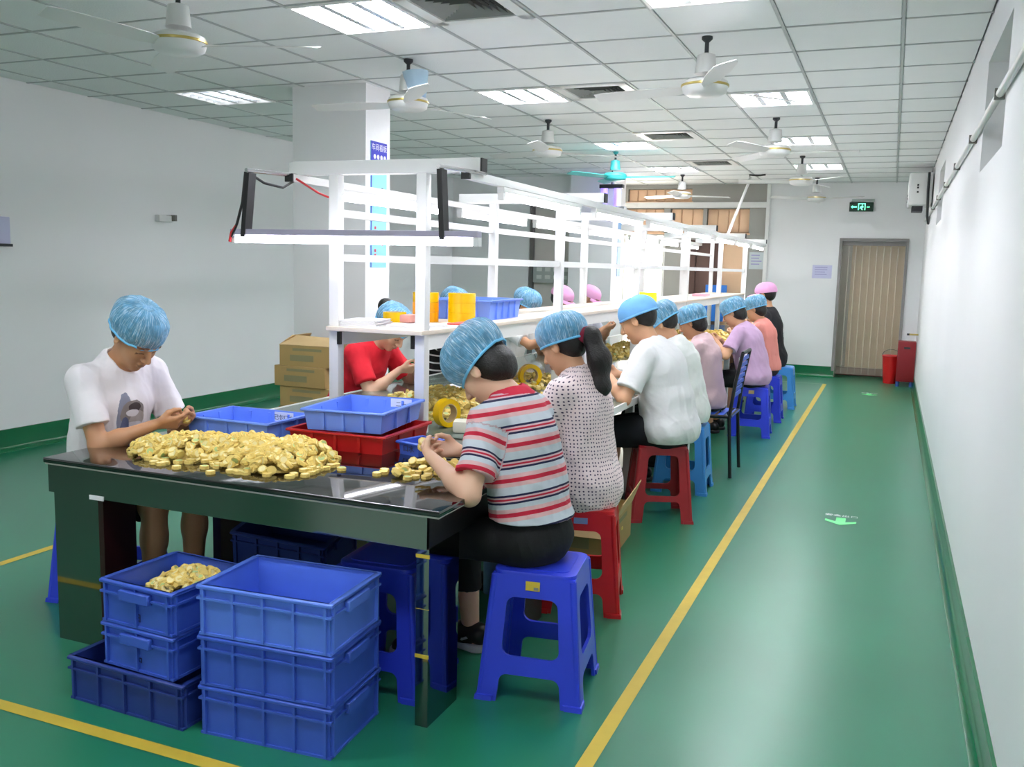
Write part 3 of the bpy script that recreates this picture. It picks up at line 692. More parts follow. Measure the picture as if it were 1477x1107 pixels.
# left-hand stack
make_crate('long dark blue crate on the floor under the stack with marker writing', .49, .30, .152, M_crated, (-2.24, 2.325, 0), -2, 'x', (3, 1))
HB = .148
hb = []
for k in range(2):
    hb.append(make_crate(['blue crate with handwriting below its handle, under the filled crate', 'blue crate filled with yellow pieces on top of the left stack'][k], .30, .32, HB-.004, M_crate, (-2.185, 2.345, .153+k*HB), -3, 'y', (1, 1)))
    text_obj('handwriting', ['小花', '花片'][k] if False else ['中', '白'][k], .035, mat('marker_ink', '#1a2050', .8), hb[-1], frame_mat((0, -.1615, .035), (1, 0, 0), (0, 0, 1)))
# under the table
make_crate('empty dark blue crate tilted on another crate under the table', .42, .32, .16, M_crated, (-2.36, 3.28, .20), 8, 'x', (3, 1), tilt=(9, 4))
make_crate('dark blue crate on the floor below the tilted crate under the table', .42, .32, .16, M_crated, (-2.36, 3.28, 0), 4, 'x', (3, 1))
def make_bin(name, label, w, d, h, m, loc, rz, nr=(3, 2), taper=.012, group=None, cat='bin'):
    t = thing(name, label, cat, loc, math.radians(rz), group)
    open_box(w, d, h, .005, taper).obj('body', m, t)
    ring_band(MB(), w, d, h-.01, h, .012, .004).obj('rim', m, t, bevel=.003, seg=1)
    for s_ in (-1, 1):
        for k in range(nr[0]):
            x = -w/2+w*(k+1)/(nr[0]+1); a, b = sorted((s_*(d/2-taper), s_*(d/2+.004))); MB().box(x-.006, x+.006, a, b, .006, h-.012).obj('rib', m, t)
        for k in range(nr[1]):
            y = -d/2+d*(k+1)/(nr[1]+1); a, b = sorted((s_*(w/2-taper), s_*(w/2+.004))); MB().box(a, b, y-.006, y+.006, .006, h-.012).obj('rib', m, t)
    return t
def bin_label(b, w, d, h, x, txt):
    # paper label on the inside of the far wall
    MB().box(x-.05, x+.05, d/2-.011, d/2-.0095, h-.062, h-.004).obj('paper_label', M_paper, b)
    text_obj('label_text', txt, .026, M_ink, b, frame_mat((x, d/2-.0115, h-.03), (1, 0, 0), (0, 0, 1)))
bl = make_bin('plastic_bin', 'light blue bin behind the big yellow pile, nearest the seated boy', .42, .30, .10, M_bin, (-2.545, 3.20, TZ), 0); bin_label(bl, .42, .30, .10, .08, '已包口水')
br = make_bin('plastic_bin', 'red plastic bin under the light blue bin on the black table', .44, .42, .078, M_binr, (-2.06, 3.33, TZ), 2)
bt = make_bin('plastic_bin', 'light blue bin resting on the rim of the red bin', .35, .44, .088, M_bin, (-2.055, 3.355, TZ+.079), 7); bin_label(bt, .35, .44, .088, .08, '二十')
bs = make_bin('small_box', 'small blue box with marker writing beside the red bin', .105, .14, .055, M_crate, (-1.735, 3.26, TZ), -14, (0, 1), .003)
text_obj('handwriting', '口水', .03, M_ink, bs, frame_mat((0, -.0715, .026), (1, 0, 0), (0, 0, 1)))
text_obj('handwriting', '口水', .03, M_ink, bs, frame_mat((.054, .0, .026), (0, 1, 0), (0, 0, 1)))
make_bin('plastic_bin', 'light blue bin on the rack shelf beside the yellow tape rolls', .36, .50, .11, M_bin, (-2.19, 4.78, 1.205), 3, (3, 4))

# tape rolls
def roll_mesh(ro, ri, h):
    return MB().lathe([(ro, 0), (ro, h), (ri, h), (ri, 0), (ro, 0)], n=28)
def tape_roll(label, loc, m=M_tape, ro=.062, ri=.04, h=.05, rot=None, grp='yellow tape rolls on the rack shelf'):
    t = thing('tape_roll', label, 'tape roll', loc, 0, grp)
    if rot: t.rotation_euler = rot
    roll_mesh(ro, ri, h).obj('tape', m, t, smooth=40); roll_mesh(ri, ri-.004, h*1.0).obj('core', M_card2, t, smooth=40); return t
for k in range(3): tape_roll(['yellow tape roll at the bottom of the tall stack beside the blue shelf bin', 'yellow tape roll in the middle of the tall stack beside the blue shelf bin', 'yellow tape roll on top of the tall stack beside the blue shelf bin'][k], (-2.07, 4.33, 1.205+k*.051), ro=.072)
for k in range(3): tape_roll(['orange-yellow tape roll at the bottom of the stack behind the front rack post', 'orange-yellow tape roll in the middle of the stack behind the front rack post', 'yellow tape roll on top of the stack behind the front rack post'][k], (-2.24, 4.25, 1.205+k*.051), M_tapeo if k < 2 else M_tape, ro=.068)
tape_roll('single yellow tape roll lying on the shelf near the red shirted worker', (-2.35, 4.12, 1.205), ro=.06)
tape_roll('yellow tape roll standing on edge beside the front rack post', (-1.93, 3.86, TZ+.07), M_tape, .068, .045, .045, (PI/2, 0, math.radians(65)), 'yellow tape rolls on the table')
tape_roll('yellow tape roll standing on edge behind the dotted blouse', (-2.12, 5.45, TZ+.075), M_tape, .075, .05, .045, (PI/2, 0, math.radians(40)), 'yellow tape rolls on the table')
tape_roll('yellow tape roll leaning low behind the striped shirt woman', (-1.92, 4.75, TZ+.06), M_tape, .06, .04, .045, (PI/2+.25, 0, math.radians(20)), 'yellow tape rolls on the table')
tape_roll('yellow tape roll on edge on the far heap by the lavender blouse', (-1.95, 9.75, TZ+.2), M_tape, .06, .04, .045, (PI/2, 0, math.radians(20)), 'yellow tape rolls on the table')
tag(box('yellow_carton', (-.09, .09, -.1, .1, 0, .09), mat('bright_yellow', '#f2f20a', .5), bevel=.004, loc=(-2.1, 8.3, 1.205)), 'small bright yellow carton on the rack shelf above the blue cap', 'carton')
def ream(label, loc, w, d, n, rz, m=M_paper):
    t = thing('paper_stack', label, 'paper', loc, math.radians(rz))
    for k in range(n): MB().box(-w/2+random.uniform(-.01, .01), w/2+random.uniform(-.01, .01), -d/2, d/2, k*.006, k*.006+.005).obj('sheet', m, t, bevel=.001, seg=1)
ream('pile of white paper bags at the front end of the rack shelf', (-2.31, 3.78, 1.205), .18, .24, 5, 12)
ream('flat white sheets on the front end of the rack shelf', (-2.08, 3.86, 1.205), .2, .22, 2, -8)
tag(box('pink_packet', (-.03, .03, -.05, .05, 0, .04), mat('pink_film', '#e8a090', .4), bevel=.01, loc=(-2.17, 3.95, 1.217)), 'small pink packet on the white sheets of the shelf', 'packet')
tag(box('red_folder', (-.05, .05, -.09, .09, 0, .008), mat('red_folder', '#e05a54', .5), bevel=.002, loc=(-1.985, 4.18, 1.206)), 'thin red folder beside the tape stack on the shelf', 'folder')
tag(box('pink_folder', (-.08, .08, -.14, .14, 0, .03), mat('pink_cover', '#e4a9bb', .5), bevel=.004, loc=(-2.1, 11.0, 1.206)), 'pink folder lying on the far part of the rack shelf', 'folder')
tag(box('blue_board', (-2.62, -2.3, YF-.05, YF-.03, .75, 1.3), M_bluepanel, bevel=.004), 'blue board leaning by the brown framed door past the rack', 'board')
for i, (x, y, a) in enumerate(((-1.80, 3.78, 20), (-1.62, 4.02, -15))):
    tag(MB().box(-.035, .035, -.05, .05, 0, .055).obj('label_roll', mat('cream_labels', '#e9e6d4', .6), loc=(x, y, TZ), rz=math.radians(a), bevel=.012), ['cream label pad at the foot of the front rack post', 'cream label roll on the table behind the striped shirt woman'][i], 'label roll')
sp_ = tag(MB().path([(-.1, 0, .005), (.0, .005, .006), (.12, 0, .005)], .004).obj('pen', M_black, loc=(-1.58, 3.22, TZ), rz=.2, smooth=60), 'thin black pen lying beside the small blue box', 'pen')
for i, (x, y, s_) in enumerate(((-2.42, 4.18, 1), (-1.55, 4.2, 1), (-2.5, 5.2, 1.2), (-1.6, 6.4, 1.3))):
    tag(box('paper_sheet', (-.1*s_, .1*s_, -.07*s_, .07*s_, 0, .002), M_paper, loc=(x, y, TZ+.001), rz=math.radians(20+i*37)), ['white slip of paper on the table before the red shirted worker', 'white slip of paper by the cream label roll', 'white slip of paper by the black and white striped worker', 'white sheet on the table before the man in the blue cloth cap'][i], 'paper')
# white bags / trays along the line
for i, (x, y) in enumerate(((-1.58, 6.05), (-1.6, 7.4))):
    make_bin('plastic_tray', ['white tray on the table in front of the man in the blue cloth cap', 'white tray on the table in front of the pink blouse worker'][i], .3, .5, .06, M_white, (x-.05, y, TZ), 3, (2, 3))
lc = thing('white_carton', 'tall white carton on the table facing the dotted blouse worker', 'carton', (-2.15, 6.35, TZ))
MB().box(-.15, .15, -.12, .12, 0, .34).obj('carton_body', M_paper, lc, bevel=.004)
for k in range(3): MB().box(.149, .152, -.05, .05, .08+k*.09, .12+k*.09).obj('print', mat('grey_print', '#9a9aa0'), lc)

# ------------------------------------------------------------------ cardboard boxes
def carton(label, w, d, h, loc, rz, open_top=False, group='cardboard boxes stacked by the column'):
    t = thing('cardboard_box', label, 'cardboard box', loc, math.radians(rz), group)
    if open_top: open_box(w, d, h, .006).obj('body', M_card, t)
    else: MB().box(-w/2, w/2, -d/2, d/2, 0, h).obj('body', M_card, t, bevel=.003, seg=1)
    MB().box(-w*.3, w*.15, -d/2-.001, -d/2, h*.25, h*.55).obj('print', M_stamp, t); MB().box(-w*.25, w*.3, -d/2-.001, -d/2, h*.75, h*.88).obj('print', M_stamp, t)
    MB().box(w/2, w/2+.001, -d*.2, d*.25, h*.75, h*.88).obj('print', M_stamp, t)
    return t
def flap(t, p0, p1, p2, p3, m=M_card2):
    n = (Vector(p1)-Vector(p0)).cross(Vector(p3)-Vector(p0)).normalized()*.005
    v = [Vector(p) for p in (p0, p1, p2, p3)]; v += [p+n for p in v]
    return MB().add(v, [(3, 2, 1, 0), (4, 5, 6, 7), (0, 1, 5, 4), (1, 2, 6, 5), (2, 3, 7, 6), (3, 0, 4, 7)]).obj('flap', m, t)
names = ['bottom', 'second', 'third', 'fourth', 'fifth']
offs = [(0, 0), (.01, -.01), (.005, .0), (.02, 0), (-.02, -.01)]
for k in range(5): carton('closed cardboard box, %s from the floor in the stack by the column' % names[k], .44, .36, .148, (-3.88+offs[k][0], 5.66+offs[k][1], k*.15), 3-k)
t = carton('open cardboard box with raised flaps topping the stack by the column', .44, .36, .148, (-3.86, 5.66, .75), 2, True)
flap(t, (-.22, -.18, .148), (.22, -.18, .148), (.20, -.05, .20), (-.17, -.05, .21)); flap(t, (.22, -.18, .148), (.22, .18, .148), (.27, .17, .28), (.25, -.12, .27)); flap(t, (-.22, .18, .148), (-.22, -.18, .148), (-.16, -.10, .215), (-.16, .15, .215))
fb = carton('open cardboard box of yellow pieces on the floor between the red stools', .34, .52, .20, (-1.43, 4.68, 0), 4, True, None)
flap(fb, (.17, -.26, .2), (.17, .26, .2), (.22, .24, .33), (.215, -.24, .30)); flap(fb, (-.17, -.26, .2), (.17, -.26, .2), (.16, -.32, .13), (-.16, -.32, .13))

# ------------------------------------------------------------------ stools and the chair
def make_stool(m, h=.46, wt=.145, wb=.185, leg=.062, style=0):
    """moulded plastic stool: seat, four pierced side frames, flared feet"""
    t = bpy.data.objects.new('plastic_stool', None); C.objects.link(t); t.empty_display_size = .05
    seat = MB().prism(rrect(-wt, wt, -wt, wt, .04, 6), h-.03, h).obj('seat', m, t, bevel=.006, seg=2)
    MB().prism(rrect(-wt+.03, wt-.03, -wt+.03, wt-.03, .03, 6), h-.0005, h+.003).obj('seat_pad', m, t)
    ap = .075; bar0, bar1 = .10, .165
    if style: ap = .04; bar0, bar1 = .13, .165; leg = .06
    hz = h-.012; slope = (wb-wt)/hz
    def X(z): return wb-slope*z
    def inner(z): return X(z)-leg-(.008*(1-z/hz))
    arch = []
    # outer outline: left foot ... arch under the bar
    outer = [(-X(0), 0), (-inner(0)-.0, 0)]
    n = 6
    for i in range(n+1):
        a = PI-(PI/2)*i/n; outer.append((-inner(bar0)+.03+.03*math.cos(a), bar0-.03+.03*math.sin(a)))
    for i in range(n+1):
        a = PI/2-(PI/2)*i/n; outer.append((inner(bar0)-.03+.03*math.cos(a), bar0-.03+.03*math.sin(a)))
    outer += [(inner(0), 0), (X(0), 0), (X(hz), hz), (-X(hz), hz)]
    z0, z1 = bar1, hz-ap; r = .032; hole = []
    for (sx, z, a0) in ((1, z1, 0), (-1, z1, 90), (-1, z0, 180), (1, z0, 270)):
        zc = z-r if z == z1 else z+r; xc = sx*(inner(zc)-r)
        for i in range(n+1): a = math.radians(a0+90*i/n); hole.append((xc+r*math.cos(a), zc+r*math.sin(a)))
    me = plate([outer, hole[::-1]], .012, 'side_frame'); me.materials.append(m)
    tilt = math.atan(slope)
    for k in range(4):
        o = link('side_frame', me, None, t)
        # panel local: x along side, y up, z thickness (pointing inward)
        mm = Matrix.Rotation(k*PI/2, 4, 'Z') @ Matrix.Translation((0, -wb, 0)) @ Matrix.Rotation(PI/2-tilt, 4, 'X') @ Matrix.Translation((0, 0, -.012))
        o.matrix_local = mm
    for sx in (-1, 1):
        for sy in (-1, 1):
            v = []
            for (z, w_) in ((0, wb+.006), (.018, wb+.004), (.02, wb-.001)):
                v += [(sx*(w_-leg), sy*w_, z), (sx*w_, sy*w_, z), (sx*w_, sy*(w_-leg), z), (sx*(w_-.015), sy*(w_-leg), z), (sx*(w_-.015), sy*(w_-.015), z), (sx*(w_-leg), sy*(w_-.015), z)]
            f = []
            for a in (0, 6): f += [(a+i, a+(i+1) % 6, a+6+(i+1) % 6, a+6+i) for i in range(6)]
            f += [tuple(range(6)), tuple(range(12, 18))]
            MB().add(v, f).obj('foot', m, t)
            MB().cyl((sx*(wb-.012), sy*(wb-.012), .01), (sx*(wt-.008), sy*(wt-.008), h-.02), .013, n=8).obj('leg_corner', m, t, smooth=60)
    return t
st_b = make_stool(M_stoolb); st_l = make_stool(M_stooll); st_r = make_stool(M_stoolr); st_r2 = make_stool(M_stoolr2, style=1)
STOOLS = [(st_b, -1.085, 2.975, 8, 'blue plastic stool under the striped shirt woman, with yellow sticker'), (st_b, -1.60, 2.80, 4, 'empty blue plastic stool pushed under the black table beside the crates'), (st_b, -3.16, 3.0, 10, 'blue plastic stool under the boy in the printed shirt'),
          (st_b, -1.13, 8.65, 4, 'blue plastic stool with a small tag under the lavender blouse worker'), (st_b, -1.13, 9.62, 2, 'blue plastic stool under the coral top worker'),
          (st_l, -1.25, 6.22, 3, 'light blue plastic stool behind the worn red stool'), (st_l, -1.10, 10.65, 2, 'light blue plastic stool under the worker in the black dress'),
          (st_r, -1.21, 3.83, 14, 'bright red plastic stool under the dotted blouse worker'), (st_r, -3.1, 5.0, 0, 'red plastic stool under the red shirted worker'), (st_r2, -1.24, 5.43, 22, 'worn dark red plastic stool under the man in the blue cloth cap')]
used = set()
def sticker(o, m, w, h, z, x=0):
    y = -.185+(.04/.448)*z-.0025
    t_ = math.atan(.04/.448)
    s_ = MB().box(-w/2, w/2, -.001, 0, -h/2, h/2).obj('sticker', m, o); s_.location = (x, y, z); s_.rotation_euler = (-t_, 0, 0)
    return s_
for (p, x, y, a, lab) in STOOLS:
    o = copy_tree(p) if p in used else p; used.add(p)
    o.location = (x, y, 0); o.rotation_euler = (0, 0, math.radians(a)); tag(o, lab, 'stool', 'plastic stools along the table')
    o['_k'] = lab
STK = {}
for o in list(C.objects):
    if o.name.startswith('plastic_stool') and o.parent is None:
        lab = o['label']; del o['_k']
        if 'yellow sticker' in lab:
            s_ = sticker(o, mat('sticker_yellow', '#d9b93a', .4), .05, .032, .415); MB().box(.0, .018, -.0015, -.001, -.012, -.002).obj('barcode', M_ink, s_) if False else None
            sticker(o, mat('sticker_grey', '#8a8a84', .4), .016, .01, .407, .012).location.y -= .0015
        if 'small tag' in lab: sticker(o, mat('sticker_tan', '#c9b27e', .4), .05, .032, .415)
        if 'bright red' in lab: sticker(o, mat('sticker_blue', '#7f93c0', .4), .06, .026, .415)
ch = thing('folding_chair', 'black steel chair with blue elastic straps on seat and back', 'chair', (-1.20, 6.90, 0), 0)
for s_ in (-1, 1):
    MB().path([(.20, s_*.21, 0), (.17, s_*.2, .45), (.20, s_*.19, .70), (.24, s_*.18, .92)], .013).obj('back_post', M_black, ch, smooth=60)
    MB().path([(-.22, s_*.2, 0), (-.2, s_*.2, .44)], .012).obj('leg', M_black, ch, smooth=60)
    MB().path([(-.2, s_*.2, .44), (.175, s_*.2, .45)], .013).obj('seat_rail', M_black, ch, smooth=60)
for (x, z, w) in ((.24, .92, .18), (-.2, .44, .2), (.175, .45, .2)): MB().path([(x, -w, z), (x, w, z)], .013).obj('crossbar', M_black, ch, smooth=60)
for k in range(6):
    f_ = k/5; MB().box(-.19+.068*k, -.15+.068*k, -.2, .2, .452, .458).obj('seat_strap', mat('blue_strap', '#2a55c8', .5), ch)
for k in range(7):
    z = .60+.045*k; x = .186+(z-.6)*.17
    MB().box(x-.004, x+.004, -.19, .19, z-.014, z+.014).obj('back_strap', mat('blue_strap', '#2a55c8', .5), ch)
MB().box(.215, .228, -.19, .19, .86, .885).obj('back_strap', M_steel, ch)

# ------------------------------------------------------------------ signed-distance modelling for people
A3 = lambda v: np.array(v, dtype=np.float32)
def nrm(v): v = np.array(v, float); return v/np.linalg.norm(v)
class Field:
    def __init__(s, lo, hi, h):
        s.lo = np.array(lo, float); s.h = h; s.n = np.ceil((np.array(hi)-s.lo)/h).astype(int)+1
        s.D = np.full(tuple(s.n), 9.0, np.float32)
        s.ax = [(s.lo[i]+h*np.arange(s.n[i])).astype(np.float32) for i in range(3)]
    def _sl(s, lo, hi):
        a = np.clip(np.floor((np.array(lo)-s.lo)/s.h).astype(int), 0, s.n); b = np.clip(np.ceil((np.array(hi)-s.lo)/s.h).astype(int)+1, 0, s.n)
        sl = tuple(slice(a[i], b[i]) for i in range(3))
        return sl, s.ax[0][sl[0]][:, None, None], s.ax[1][sl[1]][None, :, None], s.ax[2][sl[2]][None, None, :]
    def _merge(s, sl, d, k, op):
        a = s.D[sl]
        if a.size == 0: return
        if op == 'sub': d = -d; h = np.clip(.5-.5*(d-a)/k, 0, 1); s.D[sl] = a*h+d*(1-h)+k*h*(1-h) if k else np.maximum(a, d)
        else: h = np.clip(.5+.5*(d-a)/k, 0, 1); s.D[sl] = d*(1-h)+a*h-k*h*(1-h)
    def cone(s, a, b, ra, rb, k=.02, cut0=False, cut1=False, op='add', flat=1.0, flatdir=None):
        a, b = np.array(a, float), np.array(b, float); m = max(ra, rb)+k+2*s.h+.012
        sl, X, Y, Z = s._sl(np.minimum(a, b)-m, np.maximum(a, b)+m)
        ab = b-a; L2 = ab@ab; L = math.sqrt(L2)
        px, py, pz = X-a[0], Y-a[1], Z-a[2]
        tr = (px*ab[0]+py*ab[1]+pz*ab[2])/L2; t = np.clip(tr, 0, 1)
        qx, qy, qz = px-t*ab[0], py-t*ab[1], pz-t*ab[2]
        d2 = qx*qx+qy*qy+qz*qz
        if flatdir is not None:
            f = np.array(flatdir); c = qx*f[0]+qy*f[1]+qz*f[2]; d2 = d2+(flat*flat-1)*c*c
        d = np.sqrt(d2)-(ra+(rb-ra)*t)
        if cut0: d = np.maximum(d, -tr*L)
        if cut1: d = np.maximum(d, (tr-1)*L)
        s._merge(sl, d.astype(np.float32), k, op)
    def ell(s, c, r, R=None, k=.02, op='add'):
        c = np.array(c, float); r = np.array(r, float); R = np.eye(3) if R is None else R
        m = max(r)+k+2*s.h+.012
        sl, X, Y, Z = s._sl(c-m, c+m); px, py, pz = X-c[0], Y-c[1], Z-c[2]
        u = [(px*R[0, i]+py*R[1, i]+pz*R[2, i]) for i in range(3)]
        k0 = np.sqrt(sum((u[i]/r[i])**2 for i in range(3))); k1 = np.sqrt(sum((u[i]/r[i]**2)**2 for i in range(3)))+1e-9
        s._merge(sl, (k0*(k0-1)/k1).astype(np.float32), k, op)
    def cut(s, p, n):
        """keep the half-space where (x-p).n < 0"""
        X, Y, Z = s.ax[0][:, None, None], s.ax[1][None, :, None], s.ax[2][None, None, :]
        s.D = np.maximum(s.D, ((X-p[0])*n[0]+(Y-p[1])*n[1]+(Z-p[2])*n[2]).astype(np.float32))
    def folds(s, amp, seed=0, sc=1.0):
        r = np.random.RandomState(seed); X, Y, Z = s.ax[0][:, None, None], s.ax[1][None, :, None], s.ax[2][None, None, :]
        n = 0
        for i in range(4):
            w = r.uniform(-1, 1, 3)*np.array([45, 45, 22])*sc; w2 = r.uniform(-14, 14, 3)
            a_ = np.sin(w[0]*X+w[1]*Y+w[2]*Z+r.uniform(0, 6)+1.6*np.sin(w2[0]*X+w2[1]*Y+w2[2]*Z+r.uniform(0, 6)))
            n = n+.5*a_-(1-np.abs(a_))**2*(.6+.6*np.sin(9*Z+5*X+r.uniform(0, 6)))
        s.D = s.D+(amp/2)*n.astype(np.float32)
    def mesh(s):
        D = s.D; I = D < 0; n = s.n
        c = np.zeros(n-1, np.int8)
        for i in (0, 1):
            for j in (0, 1):
                for k in (0, 1): c += I[i:n[0]-1+i, j:n[1]-1+j, k:n[2]-1+k]
        cell = (c > 0) & (c < 8); ids = np.full(cell.shape, -1, np.int64); P = np.argwhere(cell); ids[cell] = np.arange(len(P))
        acc = np.zeros((len(P), 3)); cnt = np.zeros(len(P))
        cor = [(i, j, k) for i in (0, 1) for j in (0, 1) for k in (0, 1)]
        val = {q: D[P[:, 0]+q[0], P[:, 1]+q[1], P[:, 2]+q[2]] for q in cor}
        for q in cor:
            for a in range(3):
                if q[a] == 0:
                    q2 = list(q); q2[a] = 1; v0, v1 = val[q], val[tuple(q2)]
                    x = (v0 < 0) != (v1 < 0); t = np.where(x, v0/(v0-v1+1e-12), 0)
                    p = np.tile(np.array(q, float), (len(P), 1)); p[:, a] += t
                    acc[x] += p[x]; cnt[x] += 1
        V = s.lo+s.h*(P+acc/np.maximum(cnt, 1)[:, None]); F = []
        for a in range(3):
            b, e = (a+1) % 3, (a+2) % 3
            sl0 = [slice(None)]*3; sl1 = [slice(None)]*3; sl0[a] = slice(0, -1); sl1[a] = slice(1, None)
            x = I[tuple(sl0)] != I[tuple(sl1)]; E = np.argwhere(x)
            E = E[(E[:, b] > 0) & (E[:, e] > 0) & (E[:, b] < n[b]-1) & (E[:, e] < n[e]-1)]
            def at(db, de):
                Q = E.copy(); Q[:, b] -= db; Q[:, e] -= de; return ids[Q[:, 0], Q[:, 1], Q[:, 2]]
            q = np.stack([at(1, 1), at(0, 1), at(0, 0), at(1, 0)], 1)
            ins = I[E[:, 0], E[:, 1], E[:, 2]]
            q[~ins] = q[~ins][:, ::-1]; F.append(q)
        return V, np.concatenate(F)
def np_mesh(name, V, F):
    me = bpy.data.meshes.new(name); me.vertices.add(len(V)); me.vertices.foreach_set('co', np.asarray(V, np.float32).ravel())
    me.loops.add(len(F)*4); me.loops.foreach_set('vertex_index', F.astype(np.int32).ravel())
    me.polygons.add(len(F)); me.polygons.foreach_set('loop_start', np.arange(0, len(F)*4, 4, dtype=np.int32))
    me.polygons.foreach_set('use_smooth', np.ones(len(F), bool)); me.update(calc_edges=True); me.validate(); return me
def attr(me, name, data, typ='FLOAT'):
    a = me.attributes.new(name, typ, 'POINT'); a.data.foreach_set('vector' if typ == 'FLOAT_VECTOR' else 'value', np.asarray(data, np.float32).ravel())
def rotm(yaw, pitch, roll):
    """head frame: columns fwd,left,up.  pitch>0 looks down, yaw>0 turns left"""
    cy, sy, cp, sp, cr, sr = math.cos(yaw), math.sin(yaw), math.cos(pitch), math.sin(pitch), math.cos(roll), math.sin(roll)
    Rz = np.array([[cy, -sy, 0], [sy, cy, 0], [0, 0, 1]]); Ry = np.array([[cp, 0, sp], [0, 1, 0], [-sp, 0, cp]]); Rx = np.array([[1, 0, 0], [0, cr, -sr], [0, sr, cr]])
    return Rz@Ry@Rx
def ik(S, Wt, a, b, pole):
    S, Wt = np.array(S, float), np.array(Wt, float); d = Wt-S; L = np.linalg.norm(d)
    if L > (a+b)*.985: Wt = S+d/L*(a+b)*.985; d = Wt-S; L = np.linalg.norm(d)
    x = (a*a-b*b+L*L)/(2*L); hgt = math.sqrt(max(a*a-x*x, 0)); u = d/L; p = np.array(pole, float); p = p-u*(p@u); p = p/np.linalg.norm(p)
    return S+u*x+p*hgt, Wt

def person(label, pos, yaw, head_yaw=0, pitch=40, roll=0, lean=18, seat=.463, sc=1.0, sw=.185, girth=1.0, female=False, skin=0, grip=None, spread=.07, hand_z=0,
           res=.007, top=None, tee=None, sleeve=.62, hem=.02, long=0, bottom=None, leglen=1.0, cap='net', hair='short', shoes=M_black, knee_y=.11, knee_up=.03, hide_legs=False, elbow=(-.25, .55, -.6), foot_x=0, foot_r=(0, 0), cap_tilt=0, puff=1.0, bodycol=None, dress=False, reach=None, bust=0):
    yaw = math.radians(yaw); cyw, syw = math.cos(yaw), math.sin(yaw)
    def loc(p):  # world -> local
        d = np.array(p, float)-np.array([pos[0], pos[1], 0]); return np.array([d[0]*cyw+d[1]*syw, -d[0]*syw+d[1]*cyw, d[2]])
    root = thing('person', label, 'person', (pos[0], pos[1], 0), yaw)
    L = math.radians(lean); u = lambda a: np.array([math.sin(a), 0, math.cos(a)])
    hip = np.array([0, 0, seat+.095*sc]); waist = hip+.17*sc*u(L*.55); chest = waist+.19*sc*u(L); neck = chest+.165*sc*u(L*1.15)
    P = math.radians(pitch); hj = neck+.055*sc*u(L*1.1+P*.35)
    R = rotm(math.radians(head_yaw), P, math.radians(roll)); hs = sc*1.08
    hc = hj+R@np.array([.022, 0, .10])*hs
    H = lambda x, y, z: hc+R@np.array([x, y, z])*hs
    lat = np.array([0, 1, 0]); sh = neck-.072*sc*u(L*1.15)+np.array([.012, 0, 0])
    SHR, SHL = sh-lat*sw*sc, sh+lat*sw*sc
    ua, fa = .285*sc, .245*sc
    G = loc(grip) if grip is not None else neck+np.array([.33, 0, -.33])
    arms = []
    for sgn, S0 in ((-1, SHR), (1, SHL)):
        tgt = G; hd = nrm([.75, -sgn*.62, .05+hand_z]); Wt = tgt-hd*.095*sc+np.array([0, sgn*spread*.35, 0])
        if reach is not None and reach.get(sgn) is not None:
            tgt = loc(reach[sgn]); hd = nrm(tgt-S0); hd = nrm(hd*np.array([1, 1, .4])); Wt = tgt-hd*.09*sc
        pole = np.array([elbow[0], sgn*elbow[1], elbow[2]])
        E, Wt = ik(S0, Wt, ua, fa, pole); arms.append((sgn, S0, E, Wt, hd))
    knees = []; 
    for sgn in (-1, 1):
        h0 = hip+np.array([.02, sgn*.085*sc, -.01]); kn = np.array([.42*sc, sgn*knee_y, seat+knee_up]); an = np.array([.40*sc+foot_x+(foot_r[0] if sgn < 0 else foot_r[1]), sgn*(knee_y+.0), .075]); knees.append((sgn, h0, kn, an))
    allp = [hip-.25, hip+.25, hc-.2, hc+.2]+[a for ar in arms for a in (ar[1], ar[2], ar[3], ar[3]+ar[4]*.2)]+([a for k_ in knees for a in (k_[2], k_[3])] if not hide_legs else [])
    lo = np.min(allp, 0)-.1; hi = np.max(allp, 0)+.12
    if not hide_legs: lo[2] = -.01; hi[0] = max(hi[0], .40*sc+.25+foot_x)
    # ---- body
    B = Field(lo, hi, res); g = girth
    def torso(Fd, inf, k=.05):
        Ru = lambda a: rotm(0, a, 0)
        Fd.ell(hip+np.array([-.01, 0, .0]), (.118*g*sc+inf, .165*g*sc+inf, .115*sc+inf), Ru(L*.4), k)
        Fd.ell(waist, ((.1+(.015 if g > 1.05 else 0))*g*sc+inf, .138*g*sc+inf, .13*sc+inf), Ru(L*.7), k)
        Fd.ell(chest+np.array([.0, 0, .0]), (.108*g*sc+inf, .152*g*sc+inf, .165*sc+inf), Ru(L), k)
        if inf > 0: Fd.cone(chest-np.array([.0, 0, .02]), hip+np.array([.005, 0, .0]), .112*g*sc+inf, .118*g*sc+inf, k, flat=.74, flatdir=[0, 1, 0])
        if bust:
            for s_ in (-1, 1): Fd.ell(chest+R0@np.array([.075*g, s_*.065, .02])*sc, (.055+inf, .06+inf, .06+inf), None, k)
        for s_, S0 in ((-1, SHR), (1, SHL)): Fd.cone(neck-.045*sc*u(L)+np.array([-.005, 0, 0]), S0+np.array([0, -s_*.012, .002]), .058*sc+inf, .05*sc+inf, k)
        Fd.cone(chest+np.array([-.015, 0, .03]), neck-.02*sc*u(L), .09*sc+inf, .055*sc+inf, k)
    R0 = rotm(0, L, 0)
    torso(B, -.006)
    B.cone(neck-.03*u(L), H(-.015, 0, -.055), .054*sc, .052*sc, .03)
    B.ell(H(-.012, 0, .032), np.array((.096, .076, .088))*hs, R, .02)
    B.ell(H(.028, 0, -.025), np.array((.062, .062, .085))*hs, R, .03)
    B.ell(H(.036, 0, -.082), np.array((.046, .044, .034))*hs, R, .03); B.ell(H(.07, 0, -.103), np.array((.017, .02, .015))*hs, R, .02)
